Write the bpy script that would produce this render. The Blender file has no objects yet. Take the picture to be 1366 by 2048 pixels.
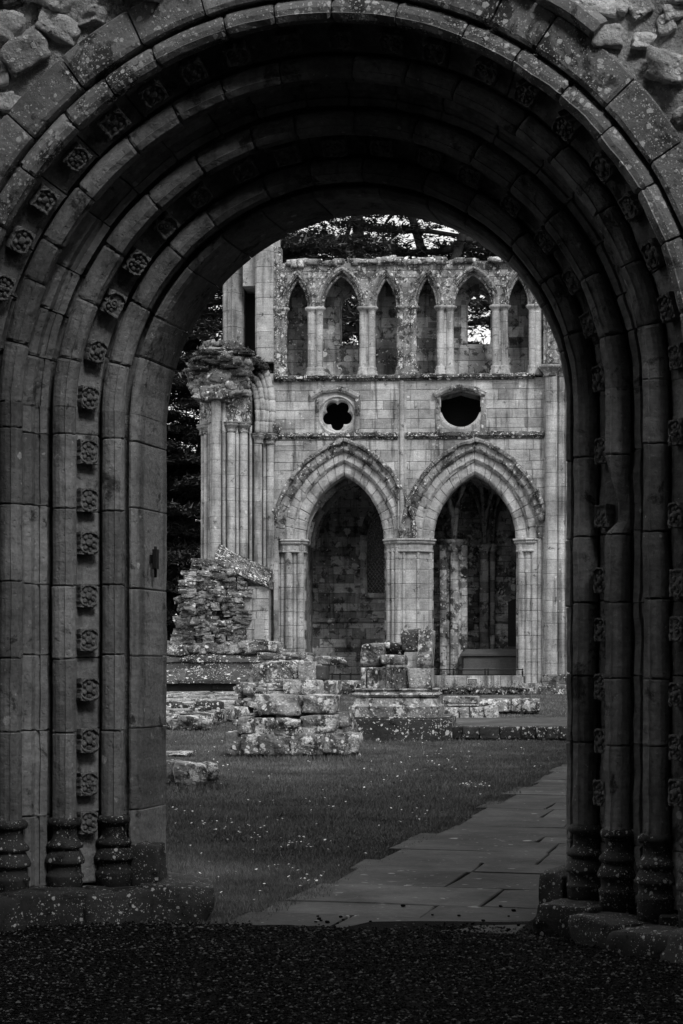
import bpy, math, random
from mathutils import Vector, Matrix, noise
random.seed(7)
C = bpy.context.scene
COL = C.collection
PI = math.pi
# ------------------------------------------------------------------ camera
# 1366 x 2048 photograph: focal length 4000 px, eye 1.6 m, horizon at row 1320 (rising lens shift, verticals stay upright)
cam = bpy.data.cameras.new('camera')
cam.sensor_fit = 'VERTICAL'; cam.sensor_height = 36.0; cam.sensor_width = 24.0
cam.lens = 36.0 * 4000 / 2048
cam.shift_y = (1320 - 1024) / 2048
cam.clip_end = 3000
camo = bpy.data.objects.new('camera', cam); COL.objects.link(camo)
camo.location = (0, 0, 1.6); camo.rotation_euler = (PI / 2, 0, 0)
C.camera = camo
# ------------------------------------------------------------------ light
SUN_EL, SUN_AZ = math.radians(43), math.radians(158)     # azimuth clockwise from +Y: behind the camera, a little to the left
w = bpy.data.worlds.new('World'); C.world = w; w.use_nodes = True
nt = w.node_tree; nt.nodes.clear()
sky = nt.nodes.new('ShaderNodeTexSky'); sky.sky_type = 'NISHITA'; sky.sun_disc = False
sky.sun_elevation = SUN_EL; sky.sun_rotation = SUN_AZ
sky.dust_density = 4.0; sky.air_density = 1.0
bw = nt.nodes.new('ShaderNodeRGBToBW')                    # the photograph is black and white
bg = nt.nodes.new('ShaderNodeBackground'); bg.inputs[1].default_value = 0.10
wo = nt.nodes.new('ShaderNodeOutputWorld')
nt.links.new(sky.outputs[0], bw.inputs[0]); nt.links.new(bg.outputs[0], wo.inputs[0])
# overcast: a bright cloud layer over the clear sky
wt = nt.nodes.new('ShaderNodeTexCoord'); wn = nt.nodes.new('ShaderNodeTexNoise'); wn.inputs['Scale'].default_value = 2.2; wn.inputs['Detail'].default_value = 6
wr = nt.nodes.new('ShaderNodeMapRange'); wr.inputs[1].default_value = .25; wr.inputs[2].default_value = .55; wr.inputs[3].default_value = .6; wr.inputs[4].default_value = 1.0
wm = nt.nodes.new('ShaderNodeMix'); wm.data_type = 'FLOAT'; wm.inputs[3].default_value = 9.0
nt.links.new(wt.outputs['Generated'], wn.inputs['Vector']); nt.links.new(wn.outputs[0], wr.inputs[0]); nt.links.new(wr.outputs[0], wm.inputs[0])
nt.links.new(bw.outputs[0], wm.inputs[2]); nt.links.new(wm.outputs[0], bg.inputs[0])
sl = bpy.data.lights.new('sun', 'SUN'); sl.energy = 1.5; sl.angle = math.radians(14); sl.color = (1, 1, 1)
so = bpy.data.objects.new('sun', sl); COL.objects.link(so)
sd = Vector((math.sin(SUN_AZ) * math.cos(SUN_EL), math.cos(SUN_AZ) * math.cos(SUN_EL), math.sin(SUN_EL)))
so.rotation_euler = sd.to_track_quat('Z', 'Y').to_euler()
C.view_settings.view_transform = 'Standard'; C.view_settings.look = 'None'
C.view_settings.exposure = 0.5; C.view_settings.gamma = 1.0
C.render.engine = 'CYCLES'
C.cycles.max_bounces = 5; C.cycles.diffuse_bounces = 3

# ------------------------------------------------------------------ helpers
rnd = random.random
def ru(a, b): return a + (b - a) * random.random()

class MB:
    """collects faces, links them as one mesh object; 'tone' is a per-stone value the materials read"""
    def __init__(s): s.v = []; s.f = []; s.t = []; s.s = []
    def add(s, vs, fs, tone=.5, smooth=False):
        b = len(s.v); s.v.extend(vs)
        for f in fs: s.f.append([b + i for i in f])
        s.t.extend([tone] * len(fs)); s.s.extend([smooth] * len(fs))
    def build(s, name, mat, parent=None):
        me = bpy.data.meshes.new(name); me.from_pydata(s.v, [], s.f)
        me.polygons.foreach_set('use_smooth', s.s)
        a = me.attributes.new('tone', 'FLOAT', 'FACE'); a.data.foreach_set('value', s.t)
        me.materials.append(mat); me.update()
        o = bpy.data.objects.new(name, me); COL.objects.link(o)
        if parent: o.parent = parent
        return o

def tag(o, label=None, cat=None, group=None, kind=None):
    if label: o['label'] = label
    if cat: o['category'] = cat
    if group: o['group'] = group
    if kind: o['kind'] = kind
    return o
def empty(name, loc, rz=0, label=None, cat=None, group=None):
    o = bpy.data.objects.new(name, None); COL.objects.link(o)
    o.location = loc; o.rotation_euler = (0, 0, rz); o.empty_display_size = .2
    return tag(o, label, cat, group)

def rings(mb, rs, tone=.5, smooth=False, caps=True, closed=True):
    n = len(rs[0]); vs = [p for r in rs for p in r]; fs = []
    for k in range(len(rs) - 1):
        for i in range(n if closed else n - 1):
            j = (i + 1) % n
            fs.append((k * n + i, k * n + j, (k + 1) * n + j, (k + 1) * n + i))
    if caps and closed:
        fs.append(tuple(range(n))[::-1]); fs.append(tuple((len(rs) - 1) * n + i for i in range(n)))
    mb.add(vs, fs, tone, smooth)

def n3(x, y, z): return noise.noise(Vector((x, y, z)))

def stone_sweep(mb, poly, f, t0, t1, ends=None, nsub=4, gap=.0, tone=None, jit=.003, shrink=.006, rough=.003, smooth=False, mod=None):
    """one dressed stone: profile poly [(rho, v)] carried along f(rho, t) -> (u, z) from t0 to t1"""
    if tone is None: tone = rnd()
    cr = sum(p[0] for p in poly) / len(poly); cv = sum(p[1] for p in poly) / len(poly)
    jr, jv = ru(-jit, jit), ru(-jit, jit)
    a, b = t0 + gap, t1 - gap; e = min((b - a) * .07, .008)
    ts = [a, a + e] + [a + e + (b - a - 2 * e) * k / nsub for k in range(1, nsub)] + [b - e, b]
    rs = []
    for q, t in enumerate(ts):
        sh = shrink if q in (0, len(ts) - 1) else 0
        r = []
        for (rho, v) in poly:
            rr = rho + jr; vv = v + jv
            d = math.hypot(rr - cr, vv - cv) + 1e-6
            k = 1 - (sh * (ru(.2, 1.8) if rnd() < .82 else ru(2., 4.5)) if sh else 0) / d
            rr = cr + (rr - cr) * k; vv = cv + (vv - cv) * k
            u, z = f(rr, t)
            if rough:
                h = n3(u * 5 + 3, vv * 5, z * 5) * rough * 2.4 + n3(u * 17, vv * 17 + 9, z * 17) * rough * 1.3 - max(0, n3(u * 3.1 + 7, vv * 3.1, z * 3.1) - .42) * rough * 12
                rr += h; vv += h
                u, z = f(rr, t)
            p = (u, vv, z)
            if mod: p = mod(p)
            r.append(p)
        rs.append(r)
    rings(mb, rs, tone, smooth)

def round_poly(c, r, n=14, fillet=None, fw=.26, fh=.013):
    """circle with an optional flat fillet standing proud in direction `fillet` (angle)"""
    out = []
    for i in range(n):
        a = 2 * PI * i / n
        out.append((c[0] + r * math.cos(a), c[1] + r * math.sin(a)))
    if fillet is not None:
        keep = []
        for i in range(n):
            a = 2 * PI * i / n
            d = (a - fillet + PI) % (2 * PI) - PI
            keep.append((d, a))
        keep = [x for x in keep if abs(x[0]) > fw + .05]
        keep += [(-fw, fillet - fw), (fw, fillet + fw)]
        pts = []
        for d, a in sorted(keep):
            rr = r
            pts.append((d, c[0] + rr * math.cos(a), c[1] + rr * math.sin(a)))
            if abs(abs(d) - fw) < 1e-6:
                q = (d * .92, c[0] + (r + fh) * math.cos(fillet + d * .92), c[1] + (r + fh) * math.sin(fillet + d * .92))
                if d < 0: pts.append(q)
                else: pts.insert(len(pts) - 1, q)
        out = [(x, y) for _, x, y in pts]
    return out

def cube_sphere(n):
    idx = {}; vs = []; fs = []
    def vid(p):
        k = tuple(round(c, 5) for c in p)
        if k not in idx: idx[k] = len(vs); vs.append(k)
        return idx[k]
    for ax in range(3):
        for sg in (-1, 1):
            for i in range(n):
                for j in range(n):
                    q = []
                    for (di, dj) in ((0, 0), (1, 0), (1, 1), (0, 1)):
                        a = -1 + 2 * (i + di) / n; b = -1 + 2 * (j + dj) / n
                        p = [0, 0, 0]; p[ax] = sg; p[(ax + 1) % 3] = a; p[(ax + 2) % 3] = b
                        q.append(vid(p))
                    fs.append(q if sg > 0 else q[::-1])
    return vs, fs
_CS = {}
def rock(mb, c, size, n=4, rd=.35, amp=.10, rz=0., tilt=0., tone=None, smooth=True):
    """an irregular block: a rounded box (half sizes) with broken, noisy faces"""
    if n not in _CS: _CS[n] = cube_sphere(n)
    vs, fs = _CS[n]
    s = ru(0, 900); cz, sz = math.cos(rz), math.sin(rz); ct, st = math.cos(tilt), math.sin(tilt)
    out = []
    sk = [ru(-.12, .12) for _ in range(4)]
    for (x, y, z) in vs:
        l = math.sqrt(x * x + y * y + z * z)
        k = 1 - rd + rd * 1.18 / l
        x, y, z = x * k, y * k, z * k
        d = 1 + amp * (n3(x * .9 + s, y * .9, z * .9) + .55 * n3(x * 2.6, y * 2.6 + s, z * 2.6))
        x = (x * d + sk[0] * z) * size[0]; y = (y * d + sk[1] * z) * size[1]; z = (z * d + sk[2] * x / max(size[0], .01) * .5) * size[2]
        x, z = x * ct + z * st, -x * st + z * ct
        out.append((c[0] + x * cz - y * sz, c[1] + x * sz + y * cz, c[2] + z))
    mb.add(out, fs, rnd() if tone is None else tone, smooth)

def box(mb, x0, x1, y0, y1, z0, z1, bev=.0, tone=None, j=0.):
    """a block; bev chamfers all edges of the face looking to -y"""
    t = rnd() if tone is None else tone
    q = lambda: ru(-j, j) if j else 0
    if bev:
        o = [(x0, y0 + bev, z0), (x1, y0 + bev, z0), (x1, y0 + bev, z1), (x0, y0 + bev, z1)]
        b = bev
        i = [(x0 + b + q(), y0 + q(), z0 + b + q()), (x1 - b + q(), y0 + q(), z0 + b + q()), (x1 - b + q(), y0 + q(), z1 - b + q()), (x0 + b + q(), y0 + q(), z1 - b + q())]
        k = [(x0, y1, z0), (x1, y1, z0), (x1, y1, z1), (x0, y1, z1)]
        vs = i + o + k
        fs = [(0, 1, 2, 3)]
        for a in range(4):
            c_ = (a + 1) % 4
            fs.append((4 + a, 4 + c_, c_, a)); fs.append((8 + a, 8 + c_, 4 + c_, 4 + a))
        fs.append((11, 10, 9, 8))
        mb.add(vs, fs, t)
    else:
        vs = [(x0, y0, z0), (x1, y0, z0), (x1, y0, z1), (x0, y0, z1), (x0, y1, z0), (x1, y1, z0), (x1, y1, z1), (x0, y1, z1)]
        mb.add(vs, [(0, 1, 2, 3), (5, 4, 7, 6), (4, 0, 3, 7), (1, 5, 6, 2), (3, 2, 6, 7), (4, 5, 1, 0)], t)

def clip_block(mb, x0, x1, z0, z1, y, dep, inside, lev, bev, tone, j):
    """a wall block cut round openings: kept whole, or halved until it fits"""
    if max(x1 - x0, z1 - z0) > 1.3 and lev > 0:           # too large to judge from a few points
        if x1 - x0 > z1 - z0:
            m = (x0 + x1) / 2; parts = ((x0, m, z0, z1), (m, x1, z0, z1))
        else:
            m = (z0 + z1) / 2; parts = ((x0, x1, z0, m), (x0, x1, m, z1))
        for a, b, c, d in parts: clip_block(mb, a, b, c, d, y, dep, inside, lev, 0, tone, 0)
        return
    cs = [(x0, z0), (x1, z0), (x1, z1), (x0, z1), ((x0 + x1) / 2, (z0 + z1) / 2), ((x0 + x1) / 2, z0), ((x0 + x1) / 2, z1), (x0, (z0 + z1) / 2), (x1, (z0 + z1) / 2)]
    ins = [inside(*c) for c in cs]
    if not any(ins) and (lev < 99): box(mb, x0, x1, y, y + dep, z0, z1, bev, tone, j); return
    if all(ins): return
    if lev <= 0: return
    if (x1 - x0) > (z1 - z0) * 1.5:
        m = (x0 + x1) / 2
        for a, b in ((x0, m), (m, x1)): clip_block(mb, a, b, z0, z1, y, dep, inside, lev - 1, 0, tone, 0)
    elif (z1 - z0) > (x1 - x0) * 1.5:
        m = (z0 + z1) / 2
        for a, b in ((z0, m), (m, z1)): clip_block(mb, x0, x1, a, b, y, dep, inside, lev - 1, 0, tone, 0)
    else:
        mx, mz = (x0 + x1) / 2, (z0 + z1) / 2
        for a, b in ((x0, mx), (mx, x1)):
            for c, d in ((z0, mz), (mz, z1)): clip_block(mb, a, b, c, d, y, dep, inside, lev - 1, 0, tone, 0)

def blockwall(mb, x0, x1, z0, z1, y, inside=lambda u, z: False, ch=(.26, .40), bl=(.35, 1.0), dep=.12, gap=.008, bev=.012, proud=.008, lev=4, backing=True, back_lev=6, bdep=.05):
    z = z0
    while z < z1 - .02:
        h = ru(*ch)
        if z1 - z - h < ch[0] * .5: h = z1 - z
        x = x0 - ru(0, .4) * bl[0]
        while x < x1 - .01:
            l = ru(*bl)
            if x1 - x - l < bl[0] * .5: l = x1 - x
            a = max(x, x0)
            if x + l - a > .05:
                o = ru(0, proud); t = rnd()
                if l > .6 and h > .3 and rnd() < .12:
                    clip_block(mb, a + gap / 2, x + l - gap / 2, z + gap / 2, z + h * .5 - gap / 2, y - o, dep, inside, lev, bev, t, .004)
                    clip_block(mb, a + gap / 2, x + l - gap / 2, z + h * .5 + gap / 2, z + h - gap / 2, y - ru(0, proud), dep, inside, lev, bev, rnd(), .004)
                else:
                    clip_block(mb, a + gap / 2, x + l - gap / 2, z + gap / 2, z + h - gap / 2, y - o, dep, inside, lev, bev, t, .004)
            x += l
        z += h
    if backing: clip_block(mb, x0, x1, z0, z1, y + .022, dep + bdep, inside, back_lev, 0, .12, 0)

def stack(mb, plan, z0, z1, ch=(.28, .42), gap=.004, shrink=.008, smooth=False, tones=None, zs=None, wob=.004):
    """courses of stone on a plan polygon [(x, y)]"""
    cx = sum(p[0] for p in plan) / len(plan); cy = sum(p[1] for p in plan) / len(plan)
    if zs is None:
        zs = [z0]
        while zs[-1] < z1 - .01:
            h = ru(*ch)
            zs.append(z1 if z1 - zs[-1] - h < ch[0] * .6 else zs[-1] + h)
    for k in range(len(zs) - 1):
        a, b = zs[k] + gap, zs[k + 1] - gap
        ox, oy = ru(-wob, wob), ru(-wob, wob)
        if smooth:                                    # round shafts: straight drums, flat ends with their own edges
            r2 = [[(x + ox, y + oy, z) for (x, y) in plan] for z in (a, b)]
            t_ = rnd() if tones is None else tones[k % len(tones)]
            rings(mb, r2, t_, True, caps=False)
            mb.add(r2[0], [tuple(range(len(plan)))[::-1]], t_); mb.add(r2[1], [tuple(range(len(plan)))], t_)
            continue
        rs = []
        e = min(.012, (b - a) * .2)
        for q, z in enumerate((a, a + e, b - e, b)):
            sh = shrink if q in (0, 3) else 0
            r = []
            for (x, y) in plan:
                d = math.hypot(x - cx, y - cy) + 1e-6; kf = 1 - sh / d
                r.append((cx + (x - cx) * kf + ox, cy + (y - cy) * kf + oy, z))
            rs.append(r)
        rings(mb, rs, (rnd() if tones is None else tones[k % len(tones)]), smooth)

def circ(cx, cy, r, n=14, a0=0): return [(cx + r * math.cos(a0 + 2 * PI * i / n), cy + r * math.sin(a0 + 2 * PI * i / n)) for i in range(n)]
def lathe(mb, cx, cy, prof, n=20, tone=.5, smooth=True, sq=0):
    """prof [(r, z)] turned about a vertical axis"""
    rs = [[(cx + r * math.cos(2 * PI * i / n), cy + r * math.sin(2 * PI * i / n), z) for i in range(n)] for r, z in prof]
    rings(mb, rs, tone, smooth)
def tube(mb, pts, rad, n=6, tone=.5):
    rs = []
    for k, p in enumerate(pts):
        p = Vector(p); a = Vector(pts[max(k - 1, 0)]); b = Vector(pts[min(k + 1, len(pts) - 1)])
        d = (b - a).normalized(); s = d.orthogonal().normalized() if abs(d.z) > .9 else d.cross(Vector((0, 0, 1))).normalized()
        t = d.cross(s); r = rad[k] if isinstance(rad, (list, tuple)) else rad
        rs.append([tuple(p + s * r * math.cos(2 * PI * i / n) + t * r * math.sin(2 * PI * i / n)) for i in range(n)])
    rings(mb, rs, tone, True)
def ball(mb, c, r, tone=.5, n=3, sc=(1, 1, 1)):
    if n not in _CS: _CS[n] = cube_sphere(n)
    vs, fs = _CS[n]
    out = []
    for p in vs:
        l = math.sqrt(p[0] ** 2 + p[1] ** 2 + p[2] ** 2)
        out.append(tuple(c[i] + p[i] / l * r * sc[i] for i in range(3)))
    mb.add(out, fs, tone, True)

# ------------------------------------------------------------------ materials (all grey: the photograph is black and white)
class NT:
    def __init__(s, name):
        s.m = bpy.data.materials.new(name); s.m.use_nodes = True; s.t = s.m.node_tree; s.t.nodes.clear()
        s.out = s.t.nodes.new('ShaderNodeOutputMaterial')
        s.co = s.t.nodes.new('ShaderNodeTexCoord').outputs['Object']
    def n(s, ty): return s.t.nodes.new('ShaderNode' + ty)
    def l(s, a, b): s.t.links.new(a, b)
    def math(s, op, a, b=None, c=None):
        n = s.n('Math'); n.operation = op
        for i, x in enumerate((a, b, c)):
            if x is None: continue
            if isinstance(x, (int, float)): n.inputs[i].default_value = x
            else: s.l(x, n.inputs[i])
        return n.outputs[0]
    def scale(s, v):
        n = s.n('Mapping'); n.inputs['Scale'].default_value = v; s.l(s.co, n.inputs[0]); return n.outputs[0]
    def noise(s, sc, det=4, rough=.6, vec=None, dist=0.):
        n = s.n('TexNoise'); n.inputs['Scale'].default_value = sc; n.inputs['Detail'].default_value = det
        n.inputs['Roughness'].default_value = rough; n.inputs['Distortion'].default_value = dist
        s.l(vec or s.co, n.inputs['Vector']); return n.outputs[0]
    def voro(s, sc, feat='F1', rand=1., vec=None):
        n = s.n('TexVoronoi'); n.feature = feat; n.inputs['Scale'].default_value = sc; n.inputs['Randomness'].default_value = rand
        s.l(vec or s.co, n.inputs['Vector']); return n
    def rng(s, x, a, b, c, d, smooth=False):
        n = s.n('MapRange'); n.interpolation_type = 'SMOOTHSTEP' if smooth else 'LINEAR'
        s.l(x, n.inputs[0])
        for i, k in enumerate((a, b, c, d)): n.inputs[i + 1].default_value = k
        return n.outputs[0]
    def mixf(s, f, a, b):
        n = s.n('Mix'); n.data_type = 'FLOAT'
        for i, x in ((0, f), (2, a), (3, b)):
            if isinstance(x, (int, float)): n.inputs[i].default_value = x
            else: s.l(x, n.inputs[i])
        return n.outputs[0]
    def attr(s, name):
        n = s.n('Attribute'); n.attribute_name = name; return n.outputs['Fac']
    def finish(s, val, rough=.9, h=None, hs=.4, hd=.02, spec=.25, metal=0.):
        b = s.n('BsdfPrincipled'); cc = s.n('CombineColor')
        if isinstance(val, (int, float)):
            for i in range(3): cc.inputs[i].default_value = val
        else:
            for i in range(3): s.l(val, cc.inputs[i])
        s.l(cc.outputs[0], b.inputs['Base Color'])
        if isinstance(rough, (int, float)): b.inputs['Roughness'].default_value = rough
        else: s.l(rough, b.inputs['Roughness'])
        b.inputs['Specular IOR Level'].default_value = spec; b.inputs['Metallic'].default_value = metal
        if h is not None:
            bu = s.n('Bump'); bu.inputs['Strength'].default_value = hs; bu.inputs['Distance'].default_value = hd
            s.l(h, bu.inputs['Height']); s.l(bu.outputs[0], b.inputs['Normal'])
        s.l(b.outputs[0], s.out.inputs[0])
        return s.m

def stone(name, base, stain=.45, tonek=.35, lichen=0., lcol=.55, lscale=14., dlichen=0., streak=0., bs=22., hs=.5, hd=.02, grain=.22, sc=1., patch=0.):
    s = NT(name)
    n1 = s.noise(1.1 * sc, 6, .65)
    v = s.math('MULTIPLY', s.rng(n1, .33, .66, 1 - stain, 1 + stain * .35), base)
    v = s.math('MULTIPLY', v, s.rng(s.noise(26 * sc, 5, .7), .3, .7, 1 - grain, 1 + grain))
    v = s.math('MULTIPLY', v, s.rng(s.attr('tone'), 0, 1, 1 - tonek, 1 + tonek))
    # bedding lines of the sandstone
    bed = s.noise(3.0 * sc, 4, .6, vec=s.scale((1, 1, 9)))
    v = s.math('MULTIPLY', v, s.rng(bed, .35, .65, .88, 1.1))
    if streak:
        st = s.noise(1.6 * sc, 4, .6, vec=s.scale((3.2, 3.2, .28)))
        v = s.math('MULTIPLY', v, s.rng(st, .5, .68, 1, 1 - streak, True))
    if dlichen:
        dn = s.noise(3.3 * sc, 7, .72, dist=.4)
        v = s.math('MULTIPLY', v, s.rng(dn, .62 - dlichen * .3, .70 - dlichen * .3, 1, .25, True))
    h = s.math('ADD', s.math('MULTIPLY', s.noise(bs * sc, 6, .72), .6), s.math('MULTIPLY', s.noise(bs * .22 * sc, 4, .6), 1.0))
    pit = s.voro(bs * .9 * sc).outputs['Distance']
    h = s.math('ADD', h, s.rng(pit, 0, .22, -.25, 0))
    if lichen:
        wv = s.n('VectorMath'); wv.operation = 'MULTIPLY_ADD'
        nn = s.n('TexNoise'); nn.inputs['Scale'].default_value = lscale * 1.3; nn.inputs['Detail'].default_value = 4
        s.l(s.co, nn.inputs['Vector']); s.l(nn.outputs['Color'], wv.inputs[0]); wv.inputs[1].default_value = (.8 / lscale,) * 3; s.l(s.co, wv.inputs[2])
        m = s.rng(s.noise(lscale * .14, 4, .7), .36, .64, .15, 1.5)
        for q, (sc2, k) in enumerate(((lscale, 1.), (lscale * 2.3, .75), (lscale * 4.5, .6))):
            vo = s.voro(sc2, vec=wv.outputs[0])
            sep = s.n('SeparateColor'); s.l(vo.outputs['Color'], sep.inputs[0])
            cov = s.math('MULTIPLY', m, lichen * k)
            on = s.rng(s.math('SUBTRACT', cov, sep.outputs[0]), 0, .04, 0, 1)
            d = s.math('SUBTRACT', s.rng(sep.outputs[1], 0, 1, .22, .55), vo.outputs['Distance'])
            f = s.math('MULTIPLY', s.rng(d, 0, .12, 0, 1, True), on)
            lc = s.math('MULTIPLY', s.rng(s.noise(lscale * 6, 3, .7), .3, .7, .6, 1.15), lcol)
            v = s.mixf(f, v, lc)
            h = s.math('ADD', h, s.math('MULTIPLY', f, .10))
    if patch:
        pn = s.noise(lscale * .35, 8, .78, dist=.3)
        f = s.math('MULTIPLY', s.rng(pn, .66 - patch * .3, .69 - patch * .3, 0, 1, True), s.rng(s.noise(lscale * 5, 4, .8), .36, .5, .25, 1))
        v = s.mixf(f, v, s.math('MULTIPLY', s.rng(s.noise(lscale * 3, 4, .7), .3, .7, .6, 1.1), lcol))
    return s.finish(v, .92, h, hs, hd)

M = {}
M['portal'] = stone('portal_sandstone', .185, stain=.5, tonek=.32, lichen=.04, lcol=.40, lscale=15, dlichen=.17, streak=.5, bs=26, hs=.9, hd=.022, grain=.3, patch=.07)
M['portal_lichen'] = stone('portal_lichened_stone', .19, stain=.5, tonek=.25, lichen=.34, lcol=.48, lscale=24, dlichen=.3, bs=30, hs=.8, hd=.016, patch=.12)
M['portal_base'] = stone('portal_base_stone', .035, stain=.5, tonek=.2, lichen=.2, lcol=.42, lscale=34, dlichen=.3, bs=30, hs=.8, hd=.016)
M['rubble'] = stone('rubble_stone', .54, stain=.45, tonek=.45, lichen=.22, lcol=.75, lscale=20, dlichen=.06, bs=15, hs=1., hd=.06, patch=.2)
M['mortar'] = stone('old_lime_mortar', .52, stain=.5, tonek=.1, lichen=.2, lcol=.75, lscale=30, dlichen=.08, bs=30, hs=1., hd=.07, grain=.45, patch=.2)
M['wall'] = stone('pale_sandstone', .41, stain=.6, tonek=.28, lichen=.05, lcol=.66, lscale=9, streak=.65, dlichen=.10, bs=12, hs=.7, hd=.03, grain=.3)
M['upper'] = stone('lichened_sandstone', .26, stain=.5, tonek=.28, lichen=.42, lcol=.62, lscale=7, dlichen=.46, streak=.4, bs=11, hs=.8, hd=.04, patch=.25)
M['string'] = stone('string_course_stone', .13, stain=.5, tonek=.3, lichen=.46, lcol=.7, lscale=9, dlichen=.5, bs=11, hs=.8, hd=.04, patch=.25)
M['shaft'] = stone('shaft_sandstone', .40, stain=.5, tonek=.17, lichen=.06, lcol=.62, lscale=8, streak=.5, dlichen=.12, bs=12, hs=.6, hd=.025, grain=.3)
M['hood'] = stone('hood_stone', .25, stain=.55, tonek=.4, lichen=.18, lcol=.66, lscale=8, dlichen=.42, bs=12, hs=.7, hd=.03, grain=.3)
M['inner'] = stone('chapel_stone', .33, stain=.55, tonek=.6, lichen=.16, lcol=.55, lscale=3.6, dlichen=.35, bs=10, hs=.7, hd=.04, streak=.5)
M['rib'] = stone('vault_rib_stone', .42, stain=.5, tonek=.3, lichen=.05, lcol=.6, lscale=4, dlichen=.2, bs=10, hs=.5, hd=.03, streak=.3)
M['plaster'] = stone('bare_chapel_stone', .30, stain=.6, tonek=.7, lichen=.2, lcol=.62, lscale=3.2, dlichen=.4, bs=10, hs=.7, hd=.05, patch=.42)
M['ruin'] = stone('weathered_ruin_stone', .29, stain=.55, tonek=.50, lichen=.34, lcol=.76, lscale=8, dlichen=.44, bs=9, hs=1., hd=.09, grain=.4, patch=.37, streak=.4)
M['dark'] = stone('dark_mossy_stone', .055, stain=.5, tonek=.5, lichen=.33, lcol=.68, lscale=9, dlichen=.2, bs=12, hs=.9, hd=.05)
M['ruin_rubble'] = stone('ruin_rubble_stone', .235, stain=.6, tonek=.6, lichen=.18, lcol=.70, lscale=8, dlichen=.38, bs=9, hs=1., hd=.09, grain=.35, patch=.12)
M['label'] = stone('hood_mould_stone', .20, stain=.5, tonek=.4, lichen=.32, lcol=.66, lscale=11, dlichen=.4, bs=12, hs=.7, hd=.03, grain=.3)
M['moss'] = stone('moss', .05, stain=.7, tonek=.6, lichen=.22, lcol=.45, lscale=8, bs=9, hs=1., hd=.12)
M['tomb'] = stone('tomb_stone', .085, stain=.3, tonek=.2, bs=14, hs=.3, hd=.02)
M['slate_and_shade'] = stone('slate_and_shade_slab', .025, stain=.3, tonek=.2, bs=14, hs=.3, hd=.02)  # black slab, also stands in for shade behind dark openings
M['flag'] = stone('flagstone', .075, stain=.65, tonek=.3, lichen=.05, lcol=.3, lscale=9, bs=14, hs=.5, hd=.014)
M['pale_slab'] = stone('tablet_stone', .27, stain=.3, tonek=.1, bs=14, hs=.3, hd=.014)
s_ = NT('rusty_iron'); M['iron'] = s_.finish(.008, .7, s_.noise(40), .4, .005)
s_ = NT('window_glass'); M['glass'] = s_.finish(.012, .18, s_.noise(3), .15, .02, .5)
s_ = NT('window_lead'); M['lead'] = s_.finish(.30, .5, None)
s_ = NT('sign_plate'); M['plate'] = s_.finish(.10, .5, None)
s_ = NT('sign_paint'); M['paint'] = s_.finish(.6, .6, None)
s_ = NT('lawn_soil')
M['lawn'] = s_.finish(s_.math('MULTIPLY', s_.rng(s_.noise(.7, 6, .7), .3, .7, .7, 1.25), s_.rng(s_.noise(45, 5, .75), .3, .7, .035, .075)), .95, s_.noise(70, 5, .8), .8, .03, .1)
s_ = NT('grass_blade')
M['grass'] = s_.finish(s_.math('MULTIPLY', s_.rng(s_.attr('tone'), 0, 1, .068, .19), s_.rng(s_.noise(1.1, 6, .75), .32, .68, .45, 1.4)), .8, None, spec=.2)
s_ = NT('gravel_stone')
M['gravel'] = s_.finish(s_.rng(s_.math('POWER', s_.attr('tone'), 7.), 0, 1, .006, .13), .95, s_.noise(90), .4, .004, .06)
s_ = NT('gravel_bed')
M['gravelbed'] = s_.finish(s_.rng(s_.noise(60, 4, .8), .3, .7, .006, .018), .95, s_.noise(90, 4, .8), 1., .02, .02)
s_ = NT('daisy_petal'); M['daisy'] = s_.finish(.8, .7, None)
s_ = NT('cedar_bark'); M['bark'] = s_.finish(s_.rng(s_.noise(4, 6, .7), .3, .7, .02, .06), .95, s_.noise(9, 6, .7), .9, .05)
s_ = NT('cedar_needles'); M['needles'] = s_.finish(s_.rng(s_.attr('tone'), 0, 1, .035, .14), .85, None, spec=.15)
s_ = NT('broad_leaves'); M['leaf'] = s_.finish(s_.rng(s_.attr('tone'), 0, 1, .03, .08), .7, None, spec=.2)
# ------------------------------------------------------------------ ground
def gz(Y):                       # ground height rises gently from the doorway to the transept
    if Y < 14.0: return -.18 - .008 * max(0, 14 - abs(Y))
    return -.18 + .78 * (min(Y, 62) - 14) / 48
def grid(mb, xs, ys, zf, tone=.5):
    n = len(xs); vs = [(x, y, zf(x, y)) for y in ys for x in xs]
    mb.add(vs, [(j * n + i, j * n + i + 1, (j + 1) * n + i + 1, (j + 1) * n + i) for j in range(len(ys) - 1) for i in range(n - 1)], tone, True)
m = MB()
xs = [-900, -300, -100, -40, -20] + [-12 + .4 * k for k in range(61)] + [20, 40, 100, 300, 900]
ys = [-300, -60, -15, 0, 4, 8, 10, 11, 11.5, 12, 12.4, 13, 13.6, 14.2] + [14.5 + .5 * k for k in range(100)] + [66, 72, 80, 100, 150, 300, 700, 1800]
grid(m, xs, ys, lambda x, y: gz(y) - .03 + (.035 * n3(x * .35, y * .25, 2) if 14 < y < 60 else 0))
tag(m.build('lawn', M['lawn']), kind='structure')
def lz(x, y): return gz(y) - .03 + (.035 * n3(x * .35, y * .25, 2) if 14 < y < 60 else 0)
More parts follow.
